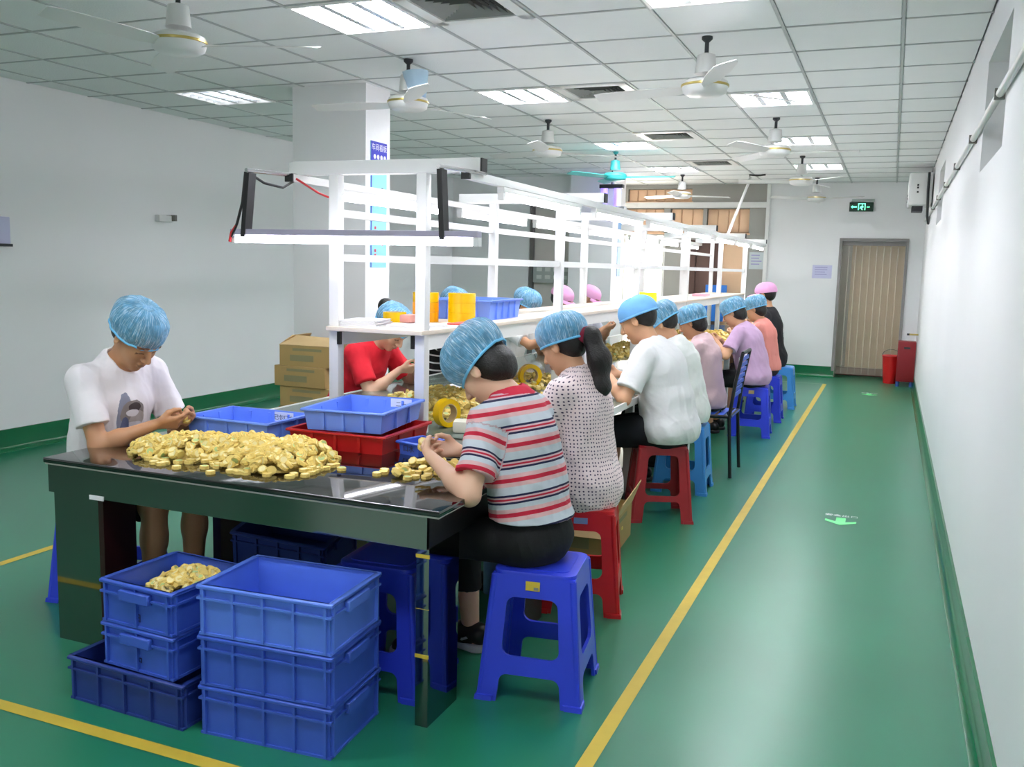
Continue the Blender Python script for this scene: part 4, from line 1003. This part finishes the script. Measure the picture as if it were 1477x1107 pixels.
    for s_ in (-1, 1):
        B.ell(H(.054, s_*.034, -.032), np.array((.029, .025, .03))*hs, R, .025)
        B.cone(H(.08, s_*.045, .022), H(.088, s_*.012, .02), .010*hs, .011*hs, .015)
        B.ell(H(.097, s_*.03, .002), np.array((.016, .016, .008))*hs, R, .012, 'sub')
        B.ell(H(.077, s_*.031, .0), np.array((.012, .016, .012))*hs, R, .006)
        B.ell(H(.099, s_*.0125, -.036), np.array((.010, .008, .008))*hs, R, .006)
        Re = R@rotm(s_*.35, .15, 0)
        B.ell(H(-.004, s_*.079, -.008), np.array((.019, .008, .032))*hs, Re, .006); B.ell(H(.004, s_*.089, -.006), np.array((.009, .006, .018))*hs, Re, .006, 'sub')
    B.cone(H(.09, 0, .008), H(.113, 0, -.03), .0085*hs, .012*hs, .010)
    B.ell(H(.094, 0, -.061), np.array((.010, .022, .006))*hs, R, .006); B.ell(H(.0915, 0, -.073), np.array((.010, .018, .0065))*hs, R, .006)
    for sgn, S0, E, Wt, hd in arms:
        B.cone(S0, S0+(E-S0)*.45, .050*sc*g**.5, .045*sc*g**.5, .03); B.cone(S0+(E-S0)*.4, E, .045*sc*g**.5, .037*sc, .03)
        B.cone(E, E+(Wt-E)*.35, .039*sc, .040*sc*g**.3, .02); B.cone(E+(Wt-E)*.35, Wt, .039*sc, .0245*sc, .02, flat=1.15, flatdir=[0, 0, 1])
        # hand: palm turned inward and up, fingers curled round the piece they hold
        pn = nrm(np.array([.1, -sgn*.75, .45])); pn = nrm(pn-hd*(pn@hd)); sd = np.cross(hd, pn)   # sd: across the palm
        if sd[2] > 0: sd = -sd      # index finger side up
        up = -sd
        hs2 = sc*.95
        kn_ = []
        for q, (off, ln, curl) in enumerate(((.028, .070, 26), (.009, .078, 38), (-.010, .073, 46), (-.027, .058, 52))):
            kb = Wt+hd*(.088-.006*abs(q-1))*hs2+up*off*hs2; kn_.append(kb)
            B.cone(Wt+up*off*.5*hs2+hd*.012, kb, .014*hs2, .0115*hs2, .012)
            p = kb; ang = 0
            for sgm, fr_ in enumerate((.45, .32, .25)):
                ang += math.radians(curl); dirv = hd*math.cos(ang)+pn*math.sin(ang); p2 = p+dirv*ln*fr_*hs2
                B.cone(p, p2, (.0098-.001*sgm)*hs2, (.009-.001*sgm)*hs2, .004); p = p2
        t0 = Wt+hd*.025*hs2+up*.024*hs2; t1 = t0+(hd*.62+up*.45+pn*.55)*.042*hs2; t2 = t1+(hd*.85+up*.0+pn*.45)*.032*hs2; t3 = t2+(hd*.9-up*.2+pn*.25)*.024*hs2
        B.cone(t0, t1, .0165*hs2, .0125*hs2, .012); B.cone(t1, t2, .0118*hs2, .0105*hs2, .005); B.cone(t2, t3, .0102*hs2, .0085*hs2, .004)
    if not hide_legs:
        for sgn, h0, kn, an in knees:
            B.cone(h0, kn, .078*g*sc, .054*sc, .03); B.cone(kn, kn+(an-kn)*.35, .052*sc, .054*sc, .02); B.cone(kn+(an-kn)*.3, an, .053*sc, .036*sc, .02)
            B.cone(an+np.array([-.035, 0, -.03]), an+np.array([.13, 0, -.045]), .036, .026, .02, flat=.9, flatdir=[0, 1, 0])
    V, Fq = B.mesh(); me = np_mesh('body', V, Fq)
    q = (V-hc)@R/hs
    tint = np.zeros(len(V))
    lip = ((q[:, 0]-.098)/.02)**2+(q[:, 1]/.021)**2+((q[:, 2]+.067)/.0105)**2 < 1; tint[lip] = .32
    nos = ((q[:, 0]-.1)/.02)**2+((np.abs(q[:, 1])-.007)/.004)**2+((q[:, 2]+.043)/.005)**2 < 1; tint[nos] = .5
    for s_ in (-1, 1):
        br_ = (np.abs(q[:, 1]-s_*.034) < .023) & (np.abs(q[:, 2]-.027+.10*(np.abs(q[:, 1])-.03)) < .005) & (q[:, 0] > .05); tint[br_] = .8
        ey = (np.abs(q[:, 1]-s_*.031) < .016) & (np.abs(q[:, 2]+.0055+2.2*(q[:, 1]-s_*.031)**2*8) < .0032) & (q[:, 0] > .06); tint[ey] = .85
    attr(me, 'tint', tint); link('body', me, SK[skin], root)
    # ---- top
    if top is not None:
        T = Field(lo, hi, res); torso(T, .012)
        if long:
            T.ell(hip+np.array([.0, 0, -.02]), (.16*g*sc, .195*g*sc, .16*sc), None, .05)
            if not hide_legs:
                for sgn, h0, kn, an in knees: T.cone(h0, h0+(kn-h0)*long, .098*g*sc, .092*sc, .05, cut1=True)
        else: T.ell(hip+np.array([0.01, 0, .0]), (.128*g*sc, .184*g*sc, .12*sc), None, .05)
        if sleeve > 0:
            for sgn, S0, E, Wt, hd in arms:
                e2 = S0+(E-S0)*min(sleeve, 1)
                T.cone(S0, e2, .060*sc*g**.5, .068*sc*g**.5, .035, cut1=sleeve <= 1)
                if sleeve > 1: T.cone(E, E+(Wt-E)*(sleeve-1), .055, .05, .03, cut1=True)
        T.folds(.006, len(label)*7+int(pos[1]*10), .8); T.folds(.0028, len(label)*3, 2.0)
        T.cone(neck-.004*u(L)+np.array([.004, 0, 0]), H(-.005, 0, -.05), .062*sc, .072*sc, .01, op='sub')
        T.ell(neck+u(L)*.015+np.array([.055, 0, -.01])*sc, (.055*sc, .062*sc, .05*sc), None, .012, 'sub')
        T.cut((0, 0, seat+hem), (0, 0, -1))
        V, Fq = T.mesh(); me = np_mesh('shirt', V, Fq)
        ax_ = u(L*.8); band = (V-hip)@ax_
        rad = np.sqrt((V[:, 0]-(hip[0]+(V[:, 2]-hip[2])*math.tan(L*.8)))**2+V[:, 1]**2); ang = np.arctan2(V[:, 1], -(V[:, 0]-(hip[0]+(V[:, 2]-hip[2])*math.tan(L*.8))))
        for sgn, S0, E, Wt, hd in arms:
            d_ = nrm(E-S0); t_ = (V-S0)@d_; dist = np.linalg.norm(V-S0-np.outer(t_, d_), axis=1)
            m_ = (t_ > .035) & (dist < .085*g**.5) & ((V[:, 1]*sgn > (sw-.025)*sc) | (t_ > .12)); band[m_] = .055-t_[m_]*1.0
        attr(me, 'band', band+1.0); attr(me, 'wrap', np.stack([ang*.17, V[:, 2], 0*ang], 1), 'FLOAT_VECTOR')
        ct = chest+R0@np.array([0, 0, -.035]); attr(me, 'chest', (V-ct)@R0, 'FLOAT_VECTOR')
        attr(me, 'collar', (np.linalg.norm(V-(neck+np.array([.004, 0, .0])), axis=1) < .097*sc).astype(float))
        so = link(tee or 'shirt', me, top, root)
    # ---- bottom
    if bottom is not None:
        T = Field(lo, hi, res)
        T.ell(hip+np.array([-.006, 0, -.005]), (.13*g*sc, .177*g*sc, .12*sc), None, .04)
        if not hide_legs:
            for sgn, h0, kn, an in knees:
                if leglen <= 1: T.cone(h0, h0+(kn-h0)*leglen, .094*g*sc, .082*sc, .03, cut1=True)
                else:
                    T.cone(h0, kn, .092*g*sc, .068*sc, .03); e3 = kn+(an-kn)*(leglen-1); T.cone(kn, e3, .068*sc, .056*sc, .02, cut1=True)
        T.folds(.003, 5); T.cut((0, 0, seat-.004 if False else -.5), (0, 0, -1))
        V, Fq = T.mesh(); link('trousers' if leglen > 1 else ('skirt' if dress else 'shorts'), np_mesh('trousers', V, Fq), bottom, root)
    # ---- shoes
    if not hide_legs and shoes is not None:
        for sgn, h0, kn, an in knees:
            T = Field(an+np.array([-.12, -.09, -.09]), an+np.array([.24, .09, .07]), .006)
            T.cone(an+np.array([-.045, 0, -.015]), an+np.array([.02, 0, -.02]), .045, .045, .02); T.cone(an+np.array([.02, 0, -.028]), an+np.array([.15, 0, -.042]), .046, .034, .03, flat=.85, flatdir=[0, 1, 0]); T.cut((0, 0, .022), (0, 0, -1))
            V, Fq = T.mesh(); so = link('shoe', np_mesh('shoe', V, Fq), shoes if not isinstance(shoes, tuple) else shoes[0], root)
            T = Field(an+np.array([-.14, -.09, -.09]), an+np.array([.26, .09, .02]), .006)
            T.cone((an[0]-.045, an[1], .012), (an[0]+.15, an[1], .012), .052, .044, .02, flat=.9, flatdir=[0, 1, 0]); T.cut((0, 0, .028), (0, 0, 1)); T.cut((0, 0, .001), (0, 0, -1))
            V, Fq = T.mesh(); link('sole', np_mesh('sole', V, Fq), shoes[1] if isinstance(shoes, tuple) else M_black, so)
            if isinstance(shoes, tuple):
                for sd_ in (-1, 1):
                    yy = an[1]+sd_*.056
                    pts = [(-.03, .052), (.0, .036), (.035, .038), (.10, .062), (.03, .047), (.0, .047), (-.02, .058)]
                    MB().add([(an[0]+a_, yy, b_+.004) for a_, b_ in pts], [tuple(range(7))]).obj('side_mark', shoes[1], so)
    # ---- hair
    if hair:
        T = Field(hc-.26, hc+.2, .006)
        T.ell(H(-.018, 0, .036), np.array((.103, .084, .094))*hs, R, .02)
        if hair != 'short': T.ell(H(-.05, 0, -.02), np.array((.06, .07, .065))*hs, R, .03)
        else: T.ell(H(-.045, 0, -.015), np.array((.058, .066, .05))*hs, R, .03)
        if hair == 'bun': T.ell(H(-.12, 0, .055), np.array((.052, .05, .05))*hs, R, .012)
        if hair == 'bob': T.ell(H(-.055, 0, -.045), np.array((.058, .074, .06))*hs, R, .03)
        n1 = R@nrm([1, 0, .1]); T.cut(H(.062, 0, .055), R@nrm([.72, 0, -.69] if hair == 'short' else [.84, 0, -.54]))     # hairline off the face
        for s_ in (-1, 1): T.ell(H(.004, s_*.088, -.012), np.array((.028, .03, .04))*hs, R, .006, 'sub')
        T.folds(.002, 3, 3)
        V, Fq = T.mesh(); ho = link('hair', np_mesh('hair', V, Fq), M_hair, root)
        if hair == 'pony':
            a0 = H(-.105, 0, .0); p1 = a0+np.array([-.05, 0, .0]); p2 = p1+np.array([-.045, .0, -.10]); p3 = p2+np.array([-.01, .0, -.12]); p4 = p3+np.array([.015, 0, -.09])
            T = Field(np.min([a0, p1, p2, p3, p4], 0)-.08, np.max([a0, p1, p2, p3, p4], 0)+.08, .006)
            T.cone(a0, p1, .026, .034, .02); T.cone(p1, p2, .036, .048, .03); T.cone(p2, p3, .048, .042, .03); T.cone(p3, p4, .042, .014, .03); T.folds(.003, 9, 3)
            V, Fq = T.mesh(); link('ponytail', np_mesh('ponytail', V, Fq), M_hair, root)
            T = Field(a0-.09, a0+.09, .005); d_ = nrm(p1-a0); T.cone(a0+d_*.005, a0+d_*.04, .036, .038, .01, cut0=True, cut1=True); T.folds(.003, 4, 3)
            V, Fq = T.mesh(); link('hair_band', np_mesh('hair_band', V, Fq), cloth('maroon_band', '#7c1230'), root)
    # ---- cap (thin shell)
    if cap:
        nph, nth = 56, 22; ct = math.radians(cap_tilt); rs = np.random.RandomState(len(label)*31 % 997)
        Rc = R@rotm(0, -ct, 0); cc = H(-.018, 0, .026)
        thm = math.radians(100 if cap == 'net' else 93); V = []
        ph0 = rs.uniform(0, 6, 4)
        for i in range(nth+1):
            th = thm*i/nth; s_ = i/nth
            for j in range(nph):
                ph = 2*PI*j/nph
                pf_ = {'net': 1.02+.19*puff*math.sin(math.pi*min(1, s_*1.02))**1.1+.05*puff*(1-s_), 'cloth': 1.0+.10*math.sin(PI*min(1, s_*.95)), 'ball': 1.0+.08*math.sin(PI*s_)}[cap]
                if cap == 'net':
                    pf_ += (.016*math.sin(14*ph+ph0[0]+2*s_)+.014*math.sin(9*ph+ph0[1]-4*s_)+.012*math.sin(5*ph+9*s_+ph0[2]))*s_**.7
                    if s_ > .9: pf_ += .012*math.sin(28*ph)
                elif cap == 'cloth': pf_ += .018*math.sin(4*ph+ph0[0]+5*s_)*(1-s_)+.010*math.sin(9*ph+ph0[1]+3*s_)*s_
                x = math.sin(th)*math.cos(ph)*.112; y = math.sin(th)*math.sin(ph)*.091; z = math.cos(th)*.104*(1+ (.1*(puff-1) if cap == 'net' else 0))
                V.append(cc+Rc@(np.array([x*pf_, y*pf_, z*pf_])*hs))
        Fq = np.array([(i*nph+j, (i+1)*nph+j, (i+1)*nph+(j+1) % nph, i*nph+(j+1) % nph) for i in range(nth) for j in range(nph)])
        nm, mm_ = {'net': ('hair_net', M_net), 'cloth': ('cloth_cap', M_capblue), 'ball': ('peaked_cap', M_cappink)}[cap]
        cme = np_mesh(nm, np.array(V), Fq); attr(cme, 'fold', [(4*math.cos(2*PI*j/nph), 4*math.sin(2*PI*j/nph), .5*i/nth) for i in range(nth+1) for j in range(nph)], 'FLOAT_VECTOR'); co = link(nm, cme, mm_, root)
        if cap in ('net', 'cloth'):
            pts = V[-nph:]+[V[-nph]]; MB().path(pts, .0055 if cap == 'net' else .007, 6).obj('elastic_band', M_netband if cap == 'net' else M_capblue, co, smooth=60)
        if cap == 'ball':
            vv = []; nn = 14
            for (rr, dz) in ((1.0, 0), (1.35, -.008), (1.72, -.02)):
                for j in range(nn+1):
                    ph = -1.15+2.3*j/nn; e_ = 1+(rr-1)*math.cos(ph*1.3)**.6 if abs(ph*1.3) < PI/2 else 1
                    p = np.array([math.cos(ph)*.118*e_, math.sin(ph)*.098*(1+(e_-1)*.5), dz-.004]); vv.append(cc+Rc@(p*hs))
            n_ = nn+1; ff = [(a*n_+j, a*n_+j+1, (a+1)*n_+j+1, (a+1)*n_+j) for a in range(2) for j in range(nn)]
            k_ = len(vv); dz = Rc@np.array([0, 0, -.005]); vv = vv+[p+dz for p in vv]; ff = ff+[tuple(i+k_ for i in f_[::-1]) for f_ in ff]
            MB().add(vv, ff).obj('visor', M_cappink, co, smooth=60)
    return root

PT = 'workers'
person('boy in a printed white t-shirt and blue hair net sorting at the table corner', (-3.13, 2.96), -4, head_yaw=-4, pitch=42, lean=13, sw=.185, sc=0.985, skin=0, grip=(-2.69, 2.97, .825), res=.005, top=M_printtee, tee='printed_t_shirt', sleeve=.68, bottom=M_blackcloth, leglen=.9, hair='short', cap_tilt=6, elbow=(-.05, .32, -.8))
person('woman in a red and navy striped shirt and blue hair net at the table corner', (-1.12, 2.98), 168, head_yaw=8, pitch=50, lean=15, sw=.165, sc=0.95, female=True, skin=1, grip=(-1.50, 2.90, .835), res=.005, top=M_stripe, tee='striped_shirt', sleeve=.72, hem=.16, bottom=M_blackcloth, leglen=1.62, hair='bob', cap_tilt=-4, puff=1.6, shoes=(M_black, mat('white_sole', '#c9c9cc', .6)), foot_r=(-.02, .0), elbow=(-.15, .4, -.7))
person('woman in a dotted cream blouse with a long dark ponytail', (-1.20, 3.84), 172, head_yaw=-4, pitch=30, lean=8, sw=.165, sc=0.925, female=True, skin=2, grip=(-1.58, 3.90, .87), res=.0065, top=M_dots, tee='dotted_blouse', sleeve=.62, hem=-.02, long=.12, bottom=M_skirt, leglen=.95, hair='pony', cap_tilt=10, puff=1.1)
person('man in a plain white t-shirt and smooth blue cloth cap', (-1.18, 5.43), 176, head_yaw=0, pitch=28, lean=17, sw=.2, sc=1.0, girth=1.2, skin=2, grip=(-1.60, 5.38, .86), res=.0065, top=cloth('white_tee', '#e4e4e4'), tee='t_shirt', sleeve=.75, bottom=mat('navy_cloth', '#15161f', .85), leglen=.95, hair='short', cap='cloth', cap_tilt=4)
person('worker in a white shirt and blue hair net beside the man in the cloth cap', (-1.22, 6.2), 178, pitch=30, lean=17, sc=0.92, skin=2, grip=(-1.62, 6.2, .86), res=.008, top=cloth('white_tee2', '#e6e8e4'), tee='shirt', sleeve=.7, bottom=M_blackcloth, leglen=1.6, hair='short', cap_tilt=-8, puff=1.3)
person('worker in a pale pink blouse and blue hair net on the strapped chair', (-1.22, 6.92), 178, pitch=26, lean=12, sc=0.87, sw=.165, skin=0, grip=(-1.6, 6.9, .86), res=.008, top=cloth('pale_pink_blouse', '#d9b9bd'), tee='blouse', sleeve=1.3, bottom=M_blackcloth, leglen=1.6, hair='bob', cap_tilt=6)
person('worker in a lavender blouse and blue hair net past the strapped chair', (-1.12, 8.63), 176, pitch=30, lean=18, sc=0.91, girth=1.18, skin=2, grip=(-1.52, 8.55, .88), res=.008, top=cloth('lavender_blouse', '#c9a6c8'), tee='blouse', sleeve=.72, bottom=M_blackcloth, leglen=1.6, hair='bob', cap_tilt=4)
person('worker in a sleeveless coral top and dark skirt', (-1.12, 9.6), 174, pitch=22, lean=12, sc=0.89, sw=.165, skin=2, grip=(-1.52, 9.55, .88), res=.008, top=cloth('coral_top', '#e08c82'), tee='top', sleeve=0, hem=.06, bottom=mat('dark_skirt', '#3a2e30', .8), leglen=.9, dress=True, hair='bob', cap_tilt=4)
person('worker in a black dress and pink peaked cap', (-1.2, 10.62), 174, pitch=8, lean=8, sc=1.02, skin=2, grip=(-1.5, 10.5, .92), res=.008, top=cloth('black_dress', '#17161a'), tee='dress', sleeve=.3, hem=-.06, long=.6, bottom=M_blackcloth, leglen=.9, dress=True, hair='short', cap='ball')
person('worker in a bright red t-shirt with a dark hair bun', (-3.18, 4.98), -6, pitch=46, lean=28, sw=.175, sc=.97, skin=1, grip=(-2.68, 4.98, .86), res=.0065, top=cloth('red_tee', '#d8182c'), tee='t_shirt', sleeve=.72, bottom=M_blackcloth, leglen=.95, hair='bun', cap_tilt=10)
person('worker in a black and white striped top behind the tape rolls', (-3.10, 6.0), -4, pitch=30, lean=12, skin=1, grip=(-2.68, 6.0, .98), res=.008, top=M_bw, tee='striped_top', sleeve=.45, bottom=M_blackcloth, leglen=1.6, hair='bob', elbow=(-.1, .9, -.1), sc=0.97)
person('worker in a white shirt and blue hair net across the table, arm reaching out', (-3.08, 7.3), -4, pitch=26, lean=16, skin=0, grip=(-2.66, 7.3, .9), reach={-1: (-2.45, 7.15, .93)}, res=.008, top=cloth('white_tee3', '#ececea'), tee='shirt', sleeve=.7, bottom=M_blackcloth, leglen=1.6, hair='short', cap_tilt=4, hide_legs=True, sc=0.96)
person('worker in a pink peaked cap across the table, nearer the meter panel side', (-3.08, 8.35), -4, pitch=24, lean=10, skin=2, grip=(-2.66, 8.35, .9), res=.008, top=cloth('grey_tee', '#b9bcc4'), tee='shirt', sleeve=.7, bottom=M_blackcloth, hair='short', cap='ball', hide_legs=True, sc=0.97)
person('worker in a pink peaked cap across the table, farthest along the row', (-3.08, 9.25), -4, pitch=24, lean=10, skin=2, grip=(-2.66, 9.25, .9), res=.008, top=cloth('grey_tee2', '#a9adb8'), tee='shirt', sleeve=.7, bottom=M_blackcloth, hair='short', cap='ball', hide_legs=True, sc=0.96)

# ------------------------------------------------------------------ yellow pieces
M_pc = mat('yellow_foam', '#edd179', .75, var=.07, vscale=60); M_pg = mat('pale_green_foam', '#bccf8c', .7); M_pl = mat('pale_yellow_foam', '#f3e3a6', .7)
def piece_mesh(kind):
    m = MB(); n = 8; r, h = .0175, .0062; ring = lambda rr, z: [(rr*math.cos(2*PI*k/n)*(1.12 if kind == 1 else 1), rr*math.sin(2*PI*k/n), z) for k in range(n)]
    v = ring(r*.72, -h)+ring(r*.96, -h)+ring(r, -h*.2)+ring(r*.9, 0)+ring(r, h*.2)+ring(r*.96, h)+ring(r*.72, h); f = []; mi = []
    for a in range(6):
        for k in range(n): f.append((a*n+k, a*n+(k+1) % n, (a+1)*n+(k+1) % n, (a+1)*n+k)); mi.append(0)
    f += [tuple(range(n))[::-1], tuple(range(6*n, 7*n))]; mi += [2 if kind == 2 else 0, 1 if kind == 0 else 2]
    m.add(v, f); m.mi = mi; me = m.mesh('foam_piece'); me.polygons.foreach_set('use_smooth', [True]*len(me.polygons)); me.set_sharp_from_angle(angle=math.radians(40))
    for x in (M_pc, M_pg, M_pl): me.materials.append(x)
    return me
PM = [piece_mesh(k) for k in range(3)]
pieces = []   # (matrix, kind, weight for being an individual)
def heap(blobs, z0, n, rs, weight=0, sc=1.0, single=False, flatfrac=.3):
    """pieces lying over the surface of a mound given as gaussian-like blobs (x,y,rx,ry,h)"""
    def hgt(x, y):
        return max([h*max(0, 1-(((x-a)*math.cos(t)+(y-b)*math.sin(t))/rx)**2-((-(x-a)*math.sin(t)+(y-b)*math.cos(t))/ry)**2)**.8 if (((x-a)*math.cos(t)+(y-b)*math.sin(t))/rx)**2+((-(x-a)*math.sin(t)+(y-b)*math.cos(t))/ry)**2 < 1 else 0 for a, b, rx, ry, h, t in blobs]+[0])
    c = 0; area = [rx*ry for a, b, rx, ry, h, t in blobs]; tries = 0
    while c < n and tries < n*30:
        tries += 1
        a, b, rx, ry, h, t = random.choices(blobs, area)[0]; u_, v_ = math.sqrt(random.random())*1.04, random.uniform(0, 2*PI)
        lx, ly = rx*u_*math.cos(v_), ry*u_*math.sin(v_); x = a+lx*math.cos(t)-ly*math.sin(t); y = b+lx*math.sin(t)+ly*math.cos(t)
        H_ = hgt(x, y); e = .008; nx, ny = -(hgt(x+e, y)-hgt(x-e, y))/(2*e), -(hgt(x, y+e)-hgt(x, y-e))/(2*e)
        dep = 0 if single else random.choice((0, 0, 0, .008, .014)); z = max(H_-dep, 0)+.006*sc
        nv = Vector((nx*.8, ny*.8, 1)).normalized()
        if H_ > .012 and random.random() > flatfrac: nv = (nv+Vector((random.gauss(0, .75), random.gauss(0, .75), random.gauss(0, .3)))).normalized()
        else: nv = (nv+Vector((random.gauss(0, .05), random.gauss(0, .05), 0))).normalized() if H_ > .012 else Vector((random.gauss(0, .02), random.gauss(0, .02), 1)).normalized()
        if nv.z < 0: nv = -nv
        z += .0075*sc*(1-abs(nv.z))
        if random.random() < .35: nv = -nv
        mt = Matrix.Translation((x, y, z0+z)) @ nv.to_track_quat('Z', 'Y').to_matrix().to_4x4() @ Matrix.Rotation(random.uniform(0, 6.28), 4, 'Z') @ Matrix.Diagonal((sc, sc, sc, 1)).to_4x4()
        pieces.append((mt, random.choices((0, 1, 2), (.25, .4, .35))[0], weight+(z if not single else .05)-dep*3-(y-2.4)*.08)); c += 1
# front pile: long low mound on the black table
heap([(-2.48, 2.80, .22, .16, .075, .2), (-2.25, 2.84, .22, .15, .085, .0), (-2.06, 2.86, .16, .17, .085, .5), (-2.10, 2.74, .20, .12, .06, .1), (-2.62, 2.74, .12, .10, .06, 0)], TZ, 900, None, 5)
heap([(-1.56, 2.98, .10, .09, .03, 0), (-1.62, 2.86, .08, .07, .018, 0), (-1.50, 3.05, .07, .07, .02, 0)], TZ, 52, None, 6)
heap([(-2.3, 2.79, .47, .235, .0005, .05), (-1.58, 2.93, .16, .14, .0005, .6)], TZ, 70, None, 5.2, single=True)
for gx, gy, gz in ((-2.695, 2.965, .845), (-2.70, 2.985, .83), (-1.535, 2.905, .86), (-1.55, 2.93, .835), (-1.525, 2.93, .835)):
    pieces.append((Matrix.Translation((gx, gy, gz)) @ Matrix.Rotation(.7, 4, 'X') @ Matrix.Rotation(.5, 4, 'Y'), 1, 99))
n_front = len(pieces)
heap([(-2.12, 4.30, .22, .34, .07, 0), (-2.3, 4.55, .22, .28, .07, 0), (-2.0, 4.6, .14, .3, .07, 0)], TZ, 620, None, 0, 1.0)
heap([(-2.55, 4.62, .1, .1, .02, 0), (-1.75, 4.9, .14, .2, .04, 0), (-2.2, 5.6, .25, .35, .05, 0), (-1.75, 5.5, .15, .2, .03, 0)], TZ, 380, None, 0, 1.0)
heap([(-2.4, 7.6, .26, .5, .12, 0), (-2.2, 8.2, .2, .4, .09, 0)], TZ, 420, None, 0, 1.15)
heap([(-1.95, 9.6, .3, .6, .14, 0), (-1.8, 10.4, .25, .4, .1, 0), (-2.0, 9.0, .2, .4, .06, 0)], TZ, 420, None, 0, 1.2)
heap([(-2.17, 2.40, .13, .13, .05, 0)], .153+HB+.075, 170, None, 0, .95)
heap([(-1.43, 4.68, .15, .24, .05, 0)], .10, 150, None, 0, 1.3)
# bed under the pieces in each mound, same foam
order = sorted(range(len(pieces)), key=lambda i: -pieces[i][2]); ind = set([i for i in order if i < n_front][:295])
for i in sorted(ind):
    mt, k, w = pieces[i]
    o = link('foam_piece', PM[k], None); o.matrix_world = mt
    if w > 90: tag(o, 'round yellow foam piece held in the fingers of the '+('boy' if mt.translation.x < -2 else 'striped shirt woman'), 'foam piece', 'yellow foam pieces held in hands')
    elif mt.translation.x > -1.8: tag(o, 'small round yellow foam piece in the little heap by the striped shirt woman', 'foam piece', 'yellow foam pieces by the striped shirt woman')
    else: tag(o, 'small round yellow foam piece in the big heap on the black glass table', 'foam piece', 'yellow foam pieces on the black table')
Vs, Fs, Ms = [], [], []; base = 0
co = [np.array([v.co[:] for v in m_.vertices]) for m_ in PM]; po_ = [[tuple(p.vertices) for p in m_.polygons] for m_ in PM]; mi_ = [[p.material_index for p in m_.polygons] for m_ in PM]
for i, (mt, k, w) in enumerate(pieces):
    if i in ind: continue
    A = np.array(mt); Vs.append(co[k]@A[:3, :3].T+A[:3, 3]); Fs += [tuple(j+base for j in f) for f in po_[k]]; Ms += mi_[k]; base += len(co[k])
def mound(a, b, rx, ry, h, t, z0):
    global base
    nr, na = 6, 20; v = []; rmax = math.sqrt(max(0.05, 1-(min(.95, .028/h))**1.25))
    for i in range(nr+1):
        rr = rmax*i/nr
        for j in range(na):
            ph = 2*PI*j/na; lx, ly = rx*rr*math.cos(ph), ry*rr*math.sin(ph)
            v.append((a+lx*math.cos(t)-ly*math.sin(t), b+lx*math.sin(t)+ly*math.cos(t), z0+max(-.002, h*(1-rr*rr)**.8-.03)))
    Vs.append(np.array(v)); 
    for i in range(nr):
        for j in range(na): Fs.append((base+i*na+j, base+(i+1)*na+j, base+(i+1)*na+(j+1) % na, base+i*na+(j+1) % na)); Ms.append(0)
    base += len(v)
for q in [(-2.48, 2.80, .20, .14, .07, .2), (-2.25, 2.84, .20, .13, .08, .0), (-2.06, 2.86, .14, .15, .08, .5), (-2.10, 2.74, .18, .10, .055, .1), (-2.12, 4.30, .2, .32, .065, 0), (-2.3, 4.55, .2, .26, .065, 0), (-2.0, 4.6, .12, .28, .065, 0), (-2.4, 7.6, .24, .48, .115, 0), (-2.2, 8.2, .18, .38, .085, 0), (-1.95, 9.6, .28, .58, .135, 0), (-1.8, 10.4, .23, .38, .095, 0)]: mound(*q, TZ)
mound(-2.17, 2.40, .125, .125, .05, 0, .153+HB+.075); mound(-1.43, 4.68, .15, .24, .05, 0, .10)
me = bpy.data.meshes.new('foam_piece_heap'); me.from_pydata(np.concatenate(Vs).tolist(), [], Fs); me.polygons.foreach_set('material_index', Ms)
tag(link('foam_piece_heap', me, [M_pc, M_pg, M_pl]), 'heaps of small round yellow foam pieces along the tables and in containers', 'foam pieces', None, 'stuff')

wb_ = thing('water_bottle', 'small blue capped water bottle on the floor under the table', 'bottle', (-1.62, 3.75, 0))
MB().lathe([(0, 0), (.035, 0), (.036, .16), (.022, .19), (.02, .2)], n=18).obj('bottle_body', mat('clear_blue_bottle', '#7ba6c8', .2), wb_, smooth=50)
MB().lathe([(.024, .19), (.026, .195), (.026, .23), (0, .232)], n=18).obj('cap', M_bluepanel, wb_, smooth=50)
th_ = thing('thermos', 'dark red thermos flask on the floor beside the blue capped bottle', 'bottle', (-1.50, 3.68, 0))
MB().lathe([(0, 0), (.036, 0), (.037, .2), (.03, .215)], n=18).obj('flask_body', M_red, th_, smooth=50)
MB().lathe([(.03, .21), (.032, .215), (.03, .255), (0, .26)], n=18).obj('lid', M_black, th_, smooth=50)
